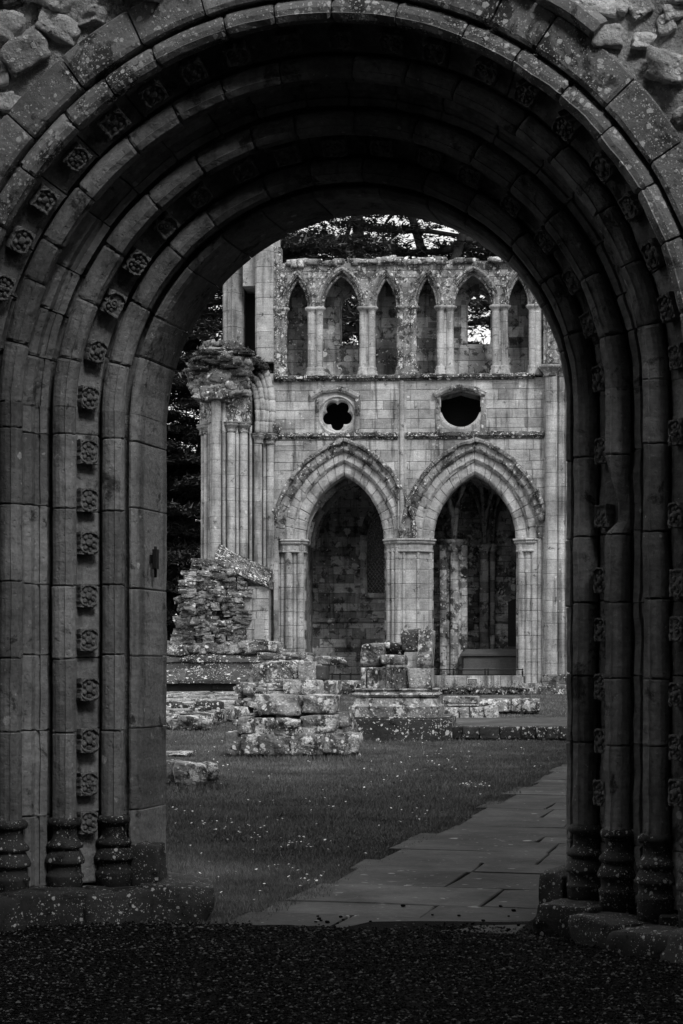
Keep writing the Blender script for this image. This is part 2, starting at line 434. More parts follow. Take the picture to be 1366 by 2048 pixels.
# gravel in front of the doorway: a bed and loose stones
m = MB()
grid(m, [-7 + .25 * k for k in range(57)], [4 + .25 * k for k in range(39)], lambda x, y: gz(y) + .012 + .02 * n3(x * 1.3, y * 1.3, 5))
tag(m.build('gravel_bed', M['gravelbed']), kind='structure')
PT = .25                                                    # tan of the nave's turn to the right of the view
PA = math.atan(PT)
def path_left(Y): return -.68 + PT * (Y - 13.5)
ca, sa = math.cos(PA), math.sin(PA)
W = 1.95
P0 = Vector((path_left(13.42), 13.42, 0))
def on_path(X, Y, mg=0.):
    dx, dy = X - P0.x, Y - P0.y
    a = dx * ca - dy * sa; b = dx * sa + dy * ca
    return -.02 - mg < a < W + mg and b > -.1
m = MB()
OCT = [(1, 0, 0), (0, 1, 0), (-1, 0, 0), (0, -1, 0), (0, 0, 1), (0, 0, -1)]
OF = [(0, 1, 4), (1, 2, 4), (2, 3, 4), (3, 0, 4), (1, 0, 5), (2, 1, 5), (3, 2, 5), (0, 3, 5)]
for k in range(52000):
    Y = 9.4 + 4.2 * rnd() ** .85
    X = ru(-1, 1) * (Y * .19 + .2)
    if on_path(X, Y, .03) and rnd() > .012:
        b_ = (X - P0.x) * sa + (Y - P0.y) * ca
        if b_ > .06 + .09 * n3(X * 3.5, 2, 7) - .05 * rnd(): continue
    if Y > 13.15 + .25 * n3(X * 2, 1, 1) + .15 * rnd() - (.0 if X > -.6 else -.25): continue
    r = ru(.0055, .0125) * (1.5 if rnd() < .06 else 1)
    a = ru(0, 6.3); ca, sa = math.cos(a), math.sin(a); fl = ru(.4, .8); el = ru(.7, 1.4)
    z = gz(Y) + .012 + .02 * n3(X * 1.3, Y * 1.3, 5) + r * fl * .5 + (.012 if on_path(X, Y, 0) and (X - P0.x) * sa + (Y - P0.y) * ca > 0 else 0)
    vs = []
    for (x, y, q) in OCT:
        x, y, q = x * r * el * ru(.75, 1.2), y * r * ru(.75, 1.2), q * r * fl
        vs.append((X + x * ca - y * sa, Y + x * sa + y * ca, z + q + ru(-.2, .2) * r * x / r * .4))
    m.add(vs, OF, rnd())
tag(m.build('gravel', M['gravel']), 'dark loose gravel spread before the arched doorway', 'gravel', kind='stuff')
# flagstone path: rows of flags laid along the nave, turned with it
ca, sa = math.cos(PA), math.sin(PA)
def pw(a, b, z): return (P0.x + a * ca + b * sa, P0.y - a * sa + b * ca, z)     # a across, b along
m = MB(); mj = MB()
b = 0.0; row = 0
while b < 30:
    hgt = random.choice([.55, .65, .75, .85, 1.0]) if b > .1 else .60
    edge = ru(-.06, .17) if b > .5 else -.1
    cuts = [edge]
    while cuts[-1] < W - .5: cuts.append(cuts[-1] + ru(.7, 1.5))
    cuts[-1] = W + ru(-.1, .1)
    for i in range(len(cuts) - 1):
        a0, a1 = cuts[i] + .009, cuts[i + 1] - .009
        b0, b1 = b + .008, b + hgt - .008
        tl = [ru(-.005, .005) for _ in range(4)]; t = rnd(); sk = ru(-.03, .03)
        n = 8; c = []
        for (fa, fb, q) in ((0, 0, 0), (.5, 0, 0), (1, 0, 1), (1, .5, 1), (1, 1, 2), (.5, 1, 2), (0, 1, 3), (0, .5, 3)):
            aa = a0 + (a1 - a0) * fa + sk * (fb - .5) + ru(-.008, .008); bb = b0 + (b1 - b0) * fb + ru(-.006, .006)
            p = pw(aa, bb, 0); c.append((p[0], p[1], gz(p[1]) + .012 + tl[q]))
        cx = sum(p[0] for p in c) / 8; cy = sum(p[1] for p in c) / 8
        top = [(cx + (p[0] - cx) * .985, cy + (p[1] - cy) * .985, p[2]) for p in c]
        mid = [(p[0], p[1], p[2] - .008) for p in c]; low = [(p[0], p[1], p[2] - .14) for p in c]
        rings(m, [low, mid, top], t)
    b += hgt; row += 1
# dark earth bed under the joints
vs = [];
for k in range(61):
    for a in (.16, W + .1):
        p = pw(a, k * .5 + .02, 0); vs.append((p[0], p[1], gz(p[1]) - .012))
m.add(vs, [(2 * k, 2 * k + 1, 2 * k + 3, 2 * k + 2) for k in range(60)], 0.0)
tag(m.build('path', M['flag']), kind='structure')

# ------------------------------------------------------------------ the arched doorway
R0, SPR = 1.5, 3.27
PX, PY = .032, 13.66
port = empty('arched_doorway', (PX, PY, 0), -PA, 'dark moulded stone doorway with a round arch and carved flower blocks framing the courtyard', 'doorway')
def pu(px, py, v=0.):            # photo pixel -> doorway-local u, z for a point at depth v
    # X = PX + u ca + v sa ; Y = PY - u sa + v ca ; (px-683)/4000 = X/Y
    k = (px - 683) / 4000
    u = (k * (PY + v * ca) - PX - v * sa) / (ca + k * sa)
    Y = PY - u * sa + v * ca
    return u, 1.6 + (1320 - py) * Y / 4000
def f_arch(rho, t): return ((R0 + rho) * math.cos(t), SPR + (R0 + rho) * math.sin(t))
def f_jamb(s): return lambda rho, t: (s * (R0 + rho), t)
FA = math.atan2(-.77, -.64)
SH = {'A': (.150, -.105, .080), 'B': (.395, -.40, .082), 'C': (.665, -.70, .082), 'D': (.945, -1.0, .078)}
PROF = {
 'reveal': [(0, .60), (0, .055), (.012, .0), (.04, -.035), (.055, -.03), (.065, .03), (.09, .075), (.13, .07), (.15, .05), (.30, .05), (.30, .60)],
 'hollow': [(.12, .06), (.145, -.06), (.175, -.08), (.225, -.02), (.265, -.045), (.268, -.10), (.25, -.14), (.383, -.30), (.395, -.36), (.56, -.30), (.56, .06)],
 'hollow_outer': [(.395, -.28), (.395, -.36), (.42, -.37), (.455, -.29), (.50, -.29), (.525, -.34), (.525, -.40), (.50, -.445), (.54, -.47), (.555, -.455), (.575, -.48), (.575, -.545), (.61, -.575), (.625, -.64), (.665, -.66), (.695, -.675), (.745, -.61), (.785, -.635), (.79, -.69), (.765, -.735), (.928, -.905), (.94, -.96), (1.02, -.96), (1.02, -.28)],
 'rim': [(.93, -.9), (.96, -.97), (1.0, -.93), (1.03, -.95), (1.035, -1.04), (1.035, -1.085), (1.06, -1.10), (1.27, -1.10), (1.28, -1.09), (1.28, -.8), (1.0, -.8)],
}
rim_parts = {}
def jit_list(z0, z1, hs):
    zs = [z0]
    for h in hs[:-1]: zs.append(h + ru(-.02, .02))
    zs.append(z1); return zs
JL = [.05, .53, 1.12, 1.62, 2.11, 2.65, 3.15, 3.34]
JR = [.05, .42, 1.06, 1.50, 1.97, 2.41, 2.93, 3.34]
def right_chip(p):               # the broken gash in the right-hand middle shaft
    u, v, z = p
    zc = 2.62
    if 2.40 < z < 2.92 and u > 1.5:
        k = (z - 2.40) / .52
        d = .075 * min(1, k / .22) * max(0., 1 - max(0, k - .22) / .78)
        lim = (1.895 - .082) + d * 1.5
        if u < lim: u = lim
        lv = -.40 - .082 + d * .9
        if v < lv: v = lv
    return (u, v, z)
def arch_ts(n, a0=0.0, a1=PI, first=.0):
    ts = [a0]
    for k in range(1, n): ts.append(a0 + (a1 - a0) * (k + ru(-.16, .16)) / n)
    ts.append(a1); return ts
SPA = .07 / 1.6
def arch_set(name, poly, n, mat, smooth=False, nsub=5, tones=None, jit=.004):
    m = MB(); ts = arch_ts(n, SPA * .6, PI - SPA * .6)
    for a, b in zip(ts[:-1], ts[1:]): stone_sweep(m, poly, f_arch, a, b, nsub=nsub, gap=.0022, jit=jit, smooth=smooth)
    return m.build(name, mat, port)
def jamb_set(name, poly, side, zs, mat, smooth=False, mod=None, jit=.004):
    m = MB()
    for a, b in zip(zs[:-1], zs[1:]):
        stone_sweep(m, poly, f_jamb(side), a, b, nsub=max(3, int((b - a) / .07)), gap=.0032, jit=jit, smooth=smooth, mod=mod)
    return m.build(name, mat, port)
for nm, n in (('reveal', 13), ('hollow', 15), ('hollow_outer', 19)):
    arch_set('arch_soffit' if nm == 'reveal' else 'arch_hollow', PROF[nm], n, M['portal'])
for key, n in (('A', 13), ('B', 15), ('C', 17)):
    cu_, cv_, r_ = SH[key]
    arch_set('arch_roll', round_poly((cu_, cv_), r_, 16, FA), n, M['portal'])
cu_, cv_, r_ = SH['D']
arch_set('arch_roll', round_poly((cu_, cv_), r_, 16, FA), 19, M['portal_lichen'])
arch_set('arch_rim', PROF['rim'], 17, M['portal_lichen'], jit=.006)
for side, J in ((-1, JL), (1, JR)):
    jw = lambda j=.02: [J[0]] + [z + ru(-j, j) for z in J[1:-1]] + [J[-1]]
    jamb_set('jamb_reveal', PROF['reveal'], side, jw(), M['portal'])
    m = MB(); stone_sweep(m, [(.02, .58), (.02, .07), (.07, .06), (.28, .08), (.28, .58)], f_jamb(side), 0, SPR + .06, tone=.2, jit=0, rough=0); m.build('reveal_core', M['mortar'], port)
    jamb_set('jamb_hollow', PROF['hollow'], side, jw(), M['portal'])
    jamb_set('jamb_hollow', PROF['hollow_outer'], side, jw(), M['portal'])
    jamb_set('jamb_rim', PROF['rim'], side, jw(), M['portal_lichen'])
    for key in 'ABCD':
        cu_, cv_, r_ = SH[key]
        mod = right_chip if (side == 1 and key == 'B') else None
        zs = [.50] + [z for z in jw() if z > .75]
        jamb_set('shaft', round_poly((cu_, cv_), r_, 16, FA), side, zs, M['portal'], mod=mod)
        m = MB()
        pr = [(.125, -.03), (.127, .10), (.134, .115), (.132, .128), (.118, .14), (.114, .20), (.136, .206), (.143, .222), (.134, .245), (.112, .285), (.100, .303), (.124, .311), (.131, .325), (.122, .345), (.098, .365), (.088, .385), (.086, .455), (.110, .463), (.121, .482), (.119, .50), (.104, .515), (.086, .52), (.06, .53)]
        pr = [(r * .98 + ru(-.0012, .0012), z + ru(-.002, .002)) for r, z in pr]
        lathe(m, side * (R0 + cu_), cv_ + .01, pr, 24, rnd())
        m.build('shaft_base', M['portal_base'], port)
# carved flower blocks
def flower_mesh(kind):
    m = MB(); st = random.getstate(); random.seed(500 + kind)
    W2, H2 = .068, .080
    worn = kind in (2, 5)
    pl = []
    for k in range(40):
        a = 2 * PI * k / 40
        c_, s_2 = math.cos(a), math.sin(a); q = 1 / max(abs(c_), abs(s_2))
        wv = 1 + .035 * math.sin(a * 12 + kind) + (ru(-.09, 0) if rnd() < .2 else 0)
        pl.append((W2 * c_ * q * wv, H2 * s_2 * q * wv))
    rings(m, [[(x * .92, .04, z * .92) for x, z in pl], [(x, -.030, z) for x, z in pl], [(x * .97, -.040, z * .97) for x, z in pl], [(x * .86, -.040, z * .86) for x, z in pl], [(x * .74, -.026, z * .74) for x, z in pl], [(x * .35, -.024, z * .35) for x, z in pl]], .5)
    npt = (8, 6, 8, 7, 8, 6)[kind]
    for k in range(npt):
        if worn and rnd() < .35: continue
        a = 2 * PI * (k + .5 * (kind % 2)) / npt
        ball(m, (.041 * math.cos(a), -.030, .047 * math.sin(a)), .0155 * ru(.85, 1.1), .5, 3, (1, .62, 1))
    for sx in (-1, 1):
        for sz in (-1, 1):
            if worn and rnd() < .4: continue
            tube(m, [(sx * .064, -.036, sz * .030), (sx * .056, -.044, sz * .055), (sx * .030, -.040, sz * .072)], .0065, 5, .5)
    if kind in (0, 4):
        for k in range(6):
            a = 2 * PI * k / 6; ball(m, (.016 * math.cos(a), -.036, .016 * math.sin(a)), .010, .5, 3, (1, .8, 1))
        ball(m, (0, -.036, 0), .014, .5, 3)
    elif kind in (1, 3): ball(m, (ru(-.003, .003), -.030, 0), .026, .5, 4, (1, .8, 1.1))
    elif kind == 2: rings(m, [[((r_) * math.cos(2 * PI * q / 12), y_, r_ * math.sin(2 * PI * q / 12)) for q in range(12)] for r_, y_ in ((.030, -.025), (.027, -.038), (.017, -.036), (.013, -.024))], .5, True, caps=False); ball(m, (0, -.028, 0), .012, .5, 3)
    else: ball(m, (.002, -.026, .004), .024, .5, 4, (1.1, .5, 1.2))
    m.v = [(x + .003 * n3(x * 40 + kind * 9, y * 40, z * 40), y + .004 * n3(x * 30, y * 30 + kind * 7, z * 30), z + .003 * n3(x * 40, y * 40, z * 40 + kind)) for x, y, z in m.v]
    random.setstate(st)
    return m
protos = []
for k in range(6): protos.append(flower_mesh(k).build('carved_flower', M['portal'], port))
used = [False] * 6
def put_flower(mat):
    k = random.randrange(6)
    if not used[k]: o = protos[k]; used[k] = True
    else: o = protos[k].copy(); COL.objects.link(o)
    o.parent = port; o.matrix_local = mat
    s = ru(.94, 1.05); o.scale = (s, s * ru(.9, 1.2), s * ru(.95, 1.05))
def flower_at(rho, v, nrm, side=None, z=None, th=None):
    nr, nv = nrm                                           # outward normal in (rho, v)
    if th is None:
        pos = Vector((side * (R0 + rho), v, z)); y = Vector((-side * nr, -nv, 0)); up = Vector((0, 0, 1))
    else:
        u_, z_ = f_arch(rho, th); pos = Vector((u_, v, z_))
        rad = Vector((math.cos(th), 0, math.sin(th))); y = -(rad * nr + Vector((0, 1, 0)) * nv); up = Vector((-math.sin(th), 0, math.cos(th)))
    x = y.cross(up).normalized()
    mt = Matrix((x, y, up)).transposed().to_4x4(); mt.translation = pos
    put_flower(mt)
NR = (-.77, -.64)
FL_L = [.46, .73, 1.04, 1.41, 1.72, 2.03, 2.40, 2.72, 3.03]
FL_R = [.74, 1.08, 1.41, 1.80, 2.12, 2.52, 2.95]
d1 = (.292, -.245); d2 = (.825, -.845)
for z in FL_L: flower_at(d1[0], d1[1], NR, -1, z + ru(-.02, .02))
for z in FL_R: flower_at(d1[0], d1[1], NR, 1, z + ru(-.02, .02)); flower_at(d2[0], d2[1], NR, 1, z + ru(-.05, .05))
n = 17
for k in range(n): flower_at(d1[0], d1[1], NR, th=PI * (k + .55) / n + ru(-.012, .012))
n = 22
for k in range(n): flower_at(d2[0], d2[1], NR, th=PI * (k + .5) / n + ru(-.012, .012))
# plinth: rough blocks under the shafts and the chamfered stone at the foot of the reveal
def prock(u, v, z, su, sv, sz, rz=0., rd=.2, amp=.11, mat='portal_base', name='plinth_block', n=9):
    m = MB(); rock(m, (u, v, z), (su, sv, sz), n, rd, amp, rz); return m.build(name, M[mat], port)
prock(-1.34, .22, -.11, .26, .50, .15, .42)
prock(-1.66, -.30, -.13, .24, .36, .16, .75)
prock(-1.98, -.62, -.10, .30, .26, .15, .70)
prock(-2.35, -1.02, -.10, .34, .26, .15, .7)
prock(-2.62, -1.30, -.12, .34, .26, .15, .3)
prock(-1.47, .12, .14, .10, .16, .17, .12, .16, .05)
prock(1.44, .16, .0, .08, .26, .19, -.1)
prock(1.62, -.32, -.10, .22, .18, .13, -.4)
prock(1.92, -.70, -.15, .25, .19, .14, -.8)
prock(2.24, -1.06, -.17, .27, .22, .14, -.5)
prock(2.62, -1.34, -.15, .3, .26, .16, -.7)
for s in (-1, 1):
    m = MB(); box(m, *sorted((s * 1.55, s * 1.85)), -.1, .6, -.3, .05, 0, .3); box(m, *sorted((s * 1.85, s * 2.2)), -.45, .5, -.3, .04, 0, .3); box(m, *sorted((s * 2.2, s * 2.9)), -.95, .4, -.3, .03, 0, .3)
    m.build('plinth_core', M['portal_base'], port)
# iron pintle on the left reveal
m = MB()
zp = pu(316, 1120, .35)[1]
box(m, -1.515, -1.46, .22, .245, zp - .03, zp + .03); box(m, -1.47, -1.44, .20, .26, zp - .07, zp + .07, .004); tube(m, [(-1.455, .23, zp - .13), (-1.455, .23, zp + .09)], .011, 8)
m.build('hinge_pintle', M['iron'], port)
# wall core round the arch, raised and widened unseen to shade the lawn
def ring_plate(mb, rho, v0, v1, umax, ztop, n=48):
    inn = [(-(R0 + rho), -.3)] + [f_arch(rho, PI - PI * k / n) for k in range(n + 1)] + [((R0 + rho), -.3)]
    out = [(-umax, -.3)]
    for k in range(n + 1):
        a = PI - PI * k / n; c_, s_2 = math.cos(a), math.sin(a)
        q = min(umax / max(abs(c_), 1e-6), (ztop - SPR) / max(s_2, 1e-6)); out.append((q * c_, SPR + q * s_2))
    out.append((umax, -.3))
    N = len(inn); vs = []
    for v in (v0, v1):
        for p in inn: vs.append((p[0], v, p[1]))
        for p in out: vs.append((p[0], v, p[1]))
    fs = []
    for k in range(N - 1):
        fs.append((k, k + 1, N + k + 1, N + k)); fs.append((2 * N + k + 1, 2 * N + k, 3 * N + k, 3 * N + k + 1))
        fs.append((k + 1, k, 2 * N + k, 2 * N + k + 1)); fs.append((N + k, N + k + 1, 3 * N + k + 1, 3 * N + k))
    mb.add(vs, fs, .3)
m = MB()
ring_plate(m, .27, .02, .585, 8.0, 12.5); ring_plate(m, .54, -.34, .02, 7.9, 12.45); ring_plate(m, 1.0, -.98, -.34, 7.8, 12.4)
m.build('wall_core', M['mortar'], port)
# rubble facing outside the rim: mortar bed and stones
m = MB()
def outside(u, z, mg): return (abs(u) > R0 + mg) if z < SPR else (math.hypot(u, z - SPR) > R0 + mg)
st = .06; nu = int(15.6 / st); nz = int(12.7 / st)
idx = {}; vs = []; fs = []
for j in range(nz + 1):
    for i in range(nu + 1):
        u = -7.8 + i * st; z = -.3 + j * st
        if outside(u, z, 1.16):
            idx[i, j] = len(vs)
            vs.append((u, -1.03 - .07 * n3(u * 2.2, z * 2.2, 1) - .05 * n3(u * 6, z * 6, 4) - .03 * n3(u * 17, z * 17, 2), z))
for j in range(nz):
    for i in range(nu):
        q = [(i, j), (i + 1, j), (i + 1, j + 1), (i, j + 1)]
        if all(k in idx for k in q): fs.append([idx[k] for k in q])
m.add(vs, fs, .5, True)
m.build('mortar_bed', M['mortar'], port)
m = MB(); pts = []
for k in range(7500):
    u = ru(-3.6, 3.6); z = ru(2.6, 6.4) if rnd() < .8 else ru(-.1, 2.6)
    if rnd() < .35: u = ru(-7.6, 7.6); z = ru(-.1, 12.3)
    s = ru(.05, .17) if rnd() < .6 else ru(.13, .19)
    if not outside(u, z, 1.27 + s * .75): continue
    if any((u - a) ** 2 + ((z - b_) * 1.25) ** 2 < ((s + c_) * .86) ** 2 for a, b_, c_ in pts): continue
    pts.append((u, z, s))
    rock(m, (u, -1.03 - s * .05, z), (s * ru(.85, 1.15), s * ru(.5, .95), s * ru(.55, .85)), 8, ru(.08, .3), .30, ru(-.4, .4), ru(-.5, .5))
m.build('rubble_facing', M['rubble'], port)
# broken hood-mould on the right shoulder of the arch
m = MB()
hp = [(1.27, -1.0), (1.275, -1.14), (1.30, -1.18), (1.37, -1.18), (1.42, -1.10), (1.42, -1.0)]
ts = [math.radians(a) for a in (49, 58, 69, 80, 90)]
for a, b_ in zip(ts[:-1], ts[1:]): stone_sweep(m, hp, f_arch, a, b_, nsub=5, gap=.003, jit=.006, rough=.005)
m.build('broken_hood_mould', M['portal_lichen'], port)
m = MB()
for k in range(60):
    u = ru(-7.8, 7.8); rock(m, (u, ru(-.8, .4), 12.4 + ru(0, .15)), (ru(.15, .35), ru(.15, .3), ru(.1, .2)), 4, .35, .2, ru(0, 3))
m.build('added_wall_top', M['rubble'], port)  # top of the added wall height, out of view

nw = empty('added_shade_wall', pw(3.05, .8, -.2), -PA, 'high unseen rubble wall added behind the right jamb to shade the flagstone path', 'wall')  # unseen wall, added to shade the path and near lawn
m = MB()
tmp = MB(); blockwall(tmp, .0, 30., -.3, 8., 0, ch=(.3, .42), bl=(.4, 1.0), bdep=.6, backing=True)
m.v = [(y, x, z) for x, y, z in tmp.v]; m.f = [f[::-1] for f in tmp.f]; m.t = tmp.t; m.s = tmp.s
m.build('wall_face', M['ruin_rubble'], nw)
m = MB()
for k in range(110): rock(m, (ru(0, .7), ru(0, 30), 8. + ru(-.05, .15)), (ru(.15, .35), ru(.15, .35), ru(.1, .2)), 4, .3, .25, ru(0, 3))
m.build('added_wall_top', M['ruin_rubble'], nw)
# ------------------------------------------------------------------ the transept (local axes: u right, w away, z up)
FY = 62.0; FX = (805 - 683) / 4000 * FY; FB = math.atan(.07)
def U(px, w=0.): return (px - 683) * (FY + w) / 4000 - FX
def Z(py, w=0.): return 1.6 + (1320 - py) * (FY + w) / 4000
tr = empty('ruined_transept', (FX, FY, 0), -FB, 'tall roofless pale stone transept wall with two pointed arches below an open arcade gallery', 'church ruin')
ZG = .45
def pointed(cu, zs, a, rise): return dict(cu=cu, zs=zs, a=a, R=(a * a + rise * rise) / (2 * a), rise=rise)
def in_pt(A, rho=0.):
    def f(u, z):
        d = abs(u - A['cu'])
        if z < A['zs']: return d < A['a'] + rho
        return math.hypot(d + A['R'] - A['a'], z - A['zs']) < A['R'] + rho
    return f
def f_pt(A, side):
    def f(rho, t):
        off = A['R'] - A['a']; r = A['R'] + rho
        ph = math.acos(min(1, off / r)) * t
        return A['cu'] + side * (-off + r * math.cos(ph)), A['zs'] + r * math.sin(ph)
    return f
def pt_ring(mb, A, poly, n, nsub=4, gap=.002, jit=.006, rough=.006, tones=None, smooth=False):
    for side in (-1, 1):
        ts = [0] + [(k + ru(-.18, .18)) / n for k in range(1, n)] + [1]
        for a, b in zip(ts[:-1], ts[1:]): stone_sweep(mb, poly, f_pt(A, side), a, b, nsub=nsub, gap=gap, jit=jit, rough=rough, shrink=.008, smooth=smooth)
zsp = Z(1077)
A1 = pointed(U(687), zsp, (U(767) - U(609)) / 2, Z(948) - zsp)
A2 = pointed(U(949), zsp, (U(1031) - U(867)) / 2, Z(948) - zsp)
def oct_hole(px, py, r): 
    cu, cz = U(px), Z(py)
    return lambda u, z: math.hypot(u - cu, z - cz) < r
O1 = (U(674), Z(829), 31.5 / 64.5); O2 = (U(921), Z(816), 40 / 64.5)
def in_o2(u, z, mg=0.): return (math.hypot(u - O2[0], z - O2[1]) < O2[2] + mg and z < O2[1] + .02) or (abs(u - O2[0]) < 39 / 64.5 + mg and O2[1] <= z < Z(783 + abs(u - O2[0]) * 64.5 * .27))
def hole_low(u, z):
    if in_pt(A1, .80)(u, z) or in_pt(A2, .80)(u, z): return True
    if math.hypot(u - O1[0], z - O1[1]) < O1[2] + .04: return True
    if in_o2(u, z): return True
    return False
zs1, zs2 = Z(757), Z(871)
uL, uR = U(546), U(1215)
m = MB(); blockwall(m, uL, uR, ZG, zs1, 0, hole_low, (.26, .36), (.4, 1.1))
wall = m.build('wall', M['wall'], tr)
# thickness of the wall round the openings
m = MB()
def solid(u, z): return in_pt(A1, .02)(u, z) or in_pt(A2, .02)(u, z) or math.hypot(u - O1[0], z - O1[1]) < O1[2] + .05 or in_o2(u, z, .05)
blockwall(m, uL, uR, ZG, zs1, .62, solid, (.28, .36), (.4, .9), dep=.55, lev=6, backing=False)
m.build('wall_core', M['inner'], tr)
# arcade arches
for A in (A1, A2):
    m = MB()
    pt_ring(m, A, [(0, 1.1), (0, .40), (.05, .33), (.09, .30), (.40, .30), (.44, 1.1)], 9)
    m.build('arch_ring', M['shaft'], tr)
    m = MB()
    pt_ring(m, A, [(.37, .45), (.37, .24), (.40, .19), (.44, .15), (.70, .15), (.70, .45)], 10)
    pt_ring(m, A, round_poly((.40, .27), .055, 8), 10, jit=.003)
    m.build('arch_ring', M['shaft'], tr)
    m = MB()
    pt_ring(m, A, [(.66, .30), (.66, .06), (.70, .01), (.74, -.02), (.95, -.02), (.95, .30)], 11)
    pt_ring(m, A, round_poly((.69, .12), .05, 8), 11, jit=.003)
    m.build('arch_ring', M['hood'], tr)
    m = MB()
    pt_ring(m, A, [(.92, .05), (.92, -.09), (.95, -.135), (1.02, -.145), (1.06, -.09), (1.06, .05)], 8, rough=.012)
    m.build('hood_mould', M['label'], tr)
def head(u, z, w, s, parent=tr):
    m = MB()
    ball(m, (u, w, z), s, .5, 5, (.85, .9, 1.15)); ball(m, (u, w - s * .85, z - s * .1), s * .25, .5, 3, (.7, 1, 1.2))
    ball(m, (u - s * .35, w - s * .72, z + s * .2), s * .17, .3, 3); ball(m, (u + s * .35, w - s * .72, z + s * .2), s * .17, .3, 3)
    ball(m, (u, w - s * .68, z - s * .55), s * .3, .4, 3, (1, .6, .45)); ball(m, (u, w + s * .1, z + s * .55), s * .95, .3, 4, (1, 1, .7))
    ball(m, (u - s * .85, w - .1 * s, z), s * .25, .5, 3); ball(m, (u + s * .85, w - .1 * s, z), s * .25, .5, 3)
    return m.build('head_stop', M['hood'], parent)
head(U(545), Z(1021), -.12, .13); head(U(1080), Z(1036), -.12, .13); head(U(553), Z(856), -.16, .16)
# string courses
def course(name, px0, px1, py, h, proud, mat):
    m = MB(); u = U(px0); u1 = U(px1); z = Z(py)
    while u < u1 - .05:
        l = min(ru(.7, 1.5), u1 - u)
        poly = [(-.02, .06), (-proud * .25, .05), (-proud, h * .1), (-proud * 1.02, -h * .45), (-proud * .55, -h * .62), (-proud * .3, -h), (-.02, -h)]
        rs = []
        jz, jp = ru(-.012, .012), ru(-.012, .012)
        n = 6
        for k in range(n + 1):
            uu = u + .004 + (l - .008) * k / n
            rs.append([(uu, p[0] + jp + .012 * n3(uu * 5, p[0] * 9, p[1] * 9), z + p[1] + jz + .014 * n3(uu * 4, p[1] * 7, 3)) for p in poly])
        rings(m, rs, rnd()); u += l
    return m.build(name, M[mat], tr)
course('string_course', 547, 1068, 752, .14, .16, 'string')
course('string_course', 553, 796, 868, .15, .13, 'string'); course('string_course', 811, 1087, 868, .15, .13, 'string')
# wall shaft between the arches with its corbel
m = MB(); stack(m, circ(U(804), -.06, .075, 10), Z(1064), Z(762), (.5, .8), smooth=True); stack(m, [(U(796), .03), (U(796), -.03), (U(800), -.03), (U(808), -.03), (U(813), -.03), (U(813), .03)], Z(1064), Z(762), (.4, .6))
m.build('wall_shaft', M['shaft'], tr)
m = MB(); lathe(m, U(804), -.08, [(.02, Z(1075)), (.07, Z(1070)), (.10, Z(1066)), (.13, Z(1063)), (.13, Z(1060)), (.09, Z(1058)), (.05, Z(1057))], 12)
m.build('corbel', M['hood'], tr)
# foiled round window
def foil_window():
    cu, cz, R = O1
    N = 96; ring_o = []; ring_i = []
    for k in range(N):
        a = 2 * PI * k / N
        ring_o.append((cu + (R + .06) * math.cos(a), cz + (R + .06) * math.sin(a)))
        # five lobes, the lowest one broken wide
        best = 0
        for q in range(5):
            la = -PI / 2 + 2 * PI * q / 5
            lr = .40 * R; lc = .56 * R
            d = a - la
            b = lc * math.cos(d); disc = lr * lr - (lc * math.sin(d)) ** 2
            if disc > 0: best = max(best, b + math.sqrt(disc))
        best = max(best, .42 * R)
        ring_i.append((cu + best * math.cos(a), cz + best * math.sin(a)))
    m = MB()
    md = [((o[0] + i[0]) / 2, (o[1] + i[1]) / 2) for o, i in zip(ring_o, ring_i)]
    L = lambda r, w: [(p[0], w, p[1]) for p in r]
    rings(m, [L(ring_o, .12), L(ring_o, .03), L(md, .03), L(ring_i, .10), L(ring_i, .22), L(ring_o, .22)], .5, False, caps=False)
    t = m.build('window_tracery', M['shaft'], tr)
    m = MB()
    big = [(cu + (R + .13) * math.cos(2 * PI * k / N), cz + (R + .13) * math.sin(2 * PI * k / N)) for k in range(N)]
    md = [(cu + (R + .08) * math.cos(2 * PI * k / N), cz + (R + .08) * math.sin(2 * PI * k / N)) for k in range(N)]
    sm = [(cu + (R + .03) * math.cos(2 * PI * k / N), cz + (R + .03) * math.sin(2 * PI * k / N)) for k in range(N)]
    rings(m, [L(big, .06), L(big, -.015), L(md, -.03), L(sm, .04), L(sm, .62)], .6, False, caps=False)
    m.build('window_frame', M['shaft'], tr)
foil_window()
# broken oculus: lower half of its ring
m = MB(); cu, cz, R = O2
for k in range(7):
    a0 = PI + .25 + (PI - .5) * k / 7; a1 = PI + .25 + (PI - .5) * (k + 1) / 7
    stone_sweep(m, [(.0, .6), (-.02, .0), (.06, -.035), (.16, -.012), (.16, .6)], lambda r, t: (cu + (R + r) * math.cos(t), cz + (R + r) * math.sin(t)), a0, a1, nsub=4, gap=.004, tone=.6)
m.build('window_frame', M['shaft'], tr)
# dropped drip-moulds over both
def drip(pts, legs):
    m = MB()
    for (a, b) in zip(pts[:-1], pts[1:]):
        A_ = Vector((U(a[0]), 0, Z(a[1]))); B_ = Vector((U(b[0]), 0, Z(b[1]))); d = (B_ - A_); up = Vector((-d.z, 0, d.x)).normalized()
        sec = [(-.10, .06), (-.10, -.10), (-.03, -.15), (.06, -.15), (.09, -.08), (.09, .06)]
        rings(m, [[tuple(P + up * h + Vector((0, w_, 0))) for h, w_ in sec] for P in (A_ + d * .01, A_ + d * .5 + up * ru(-.01, .01), B_ - d * .01)], rnd())
    for (px, py0, py1, wd) in legs:
        stack(m, [(U(px - wd), .04), (U(px - wd), -.075), (U(px), -.10), (U(px + wd), -.075), (U(px + wd), .04)], Z(py1), Z(py0), (.35, .6))
    m.build('drip_mould', M['hood'], tr)
drip([(621, 792), (641, 780), (676, 776), (697, 782), (718, 793)], [(715, 797, 866, 4.2), (634, 797, 866, 3.4)])
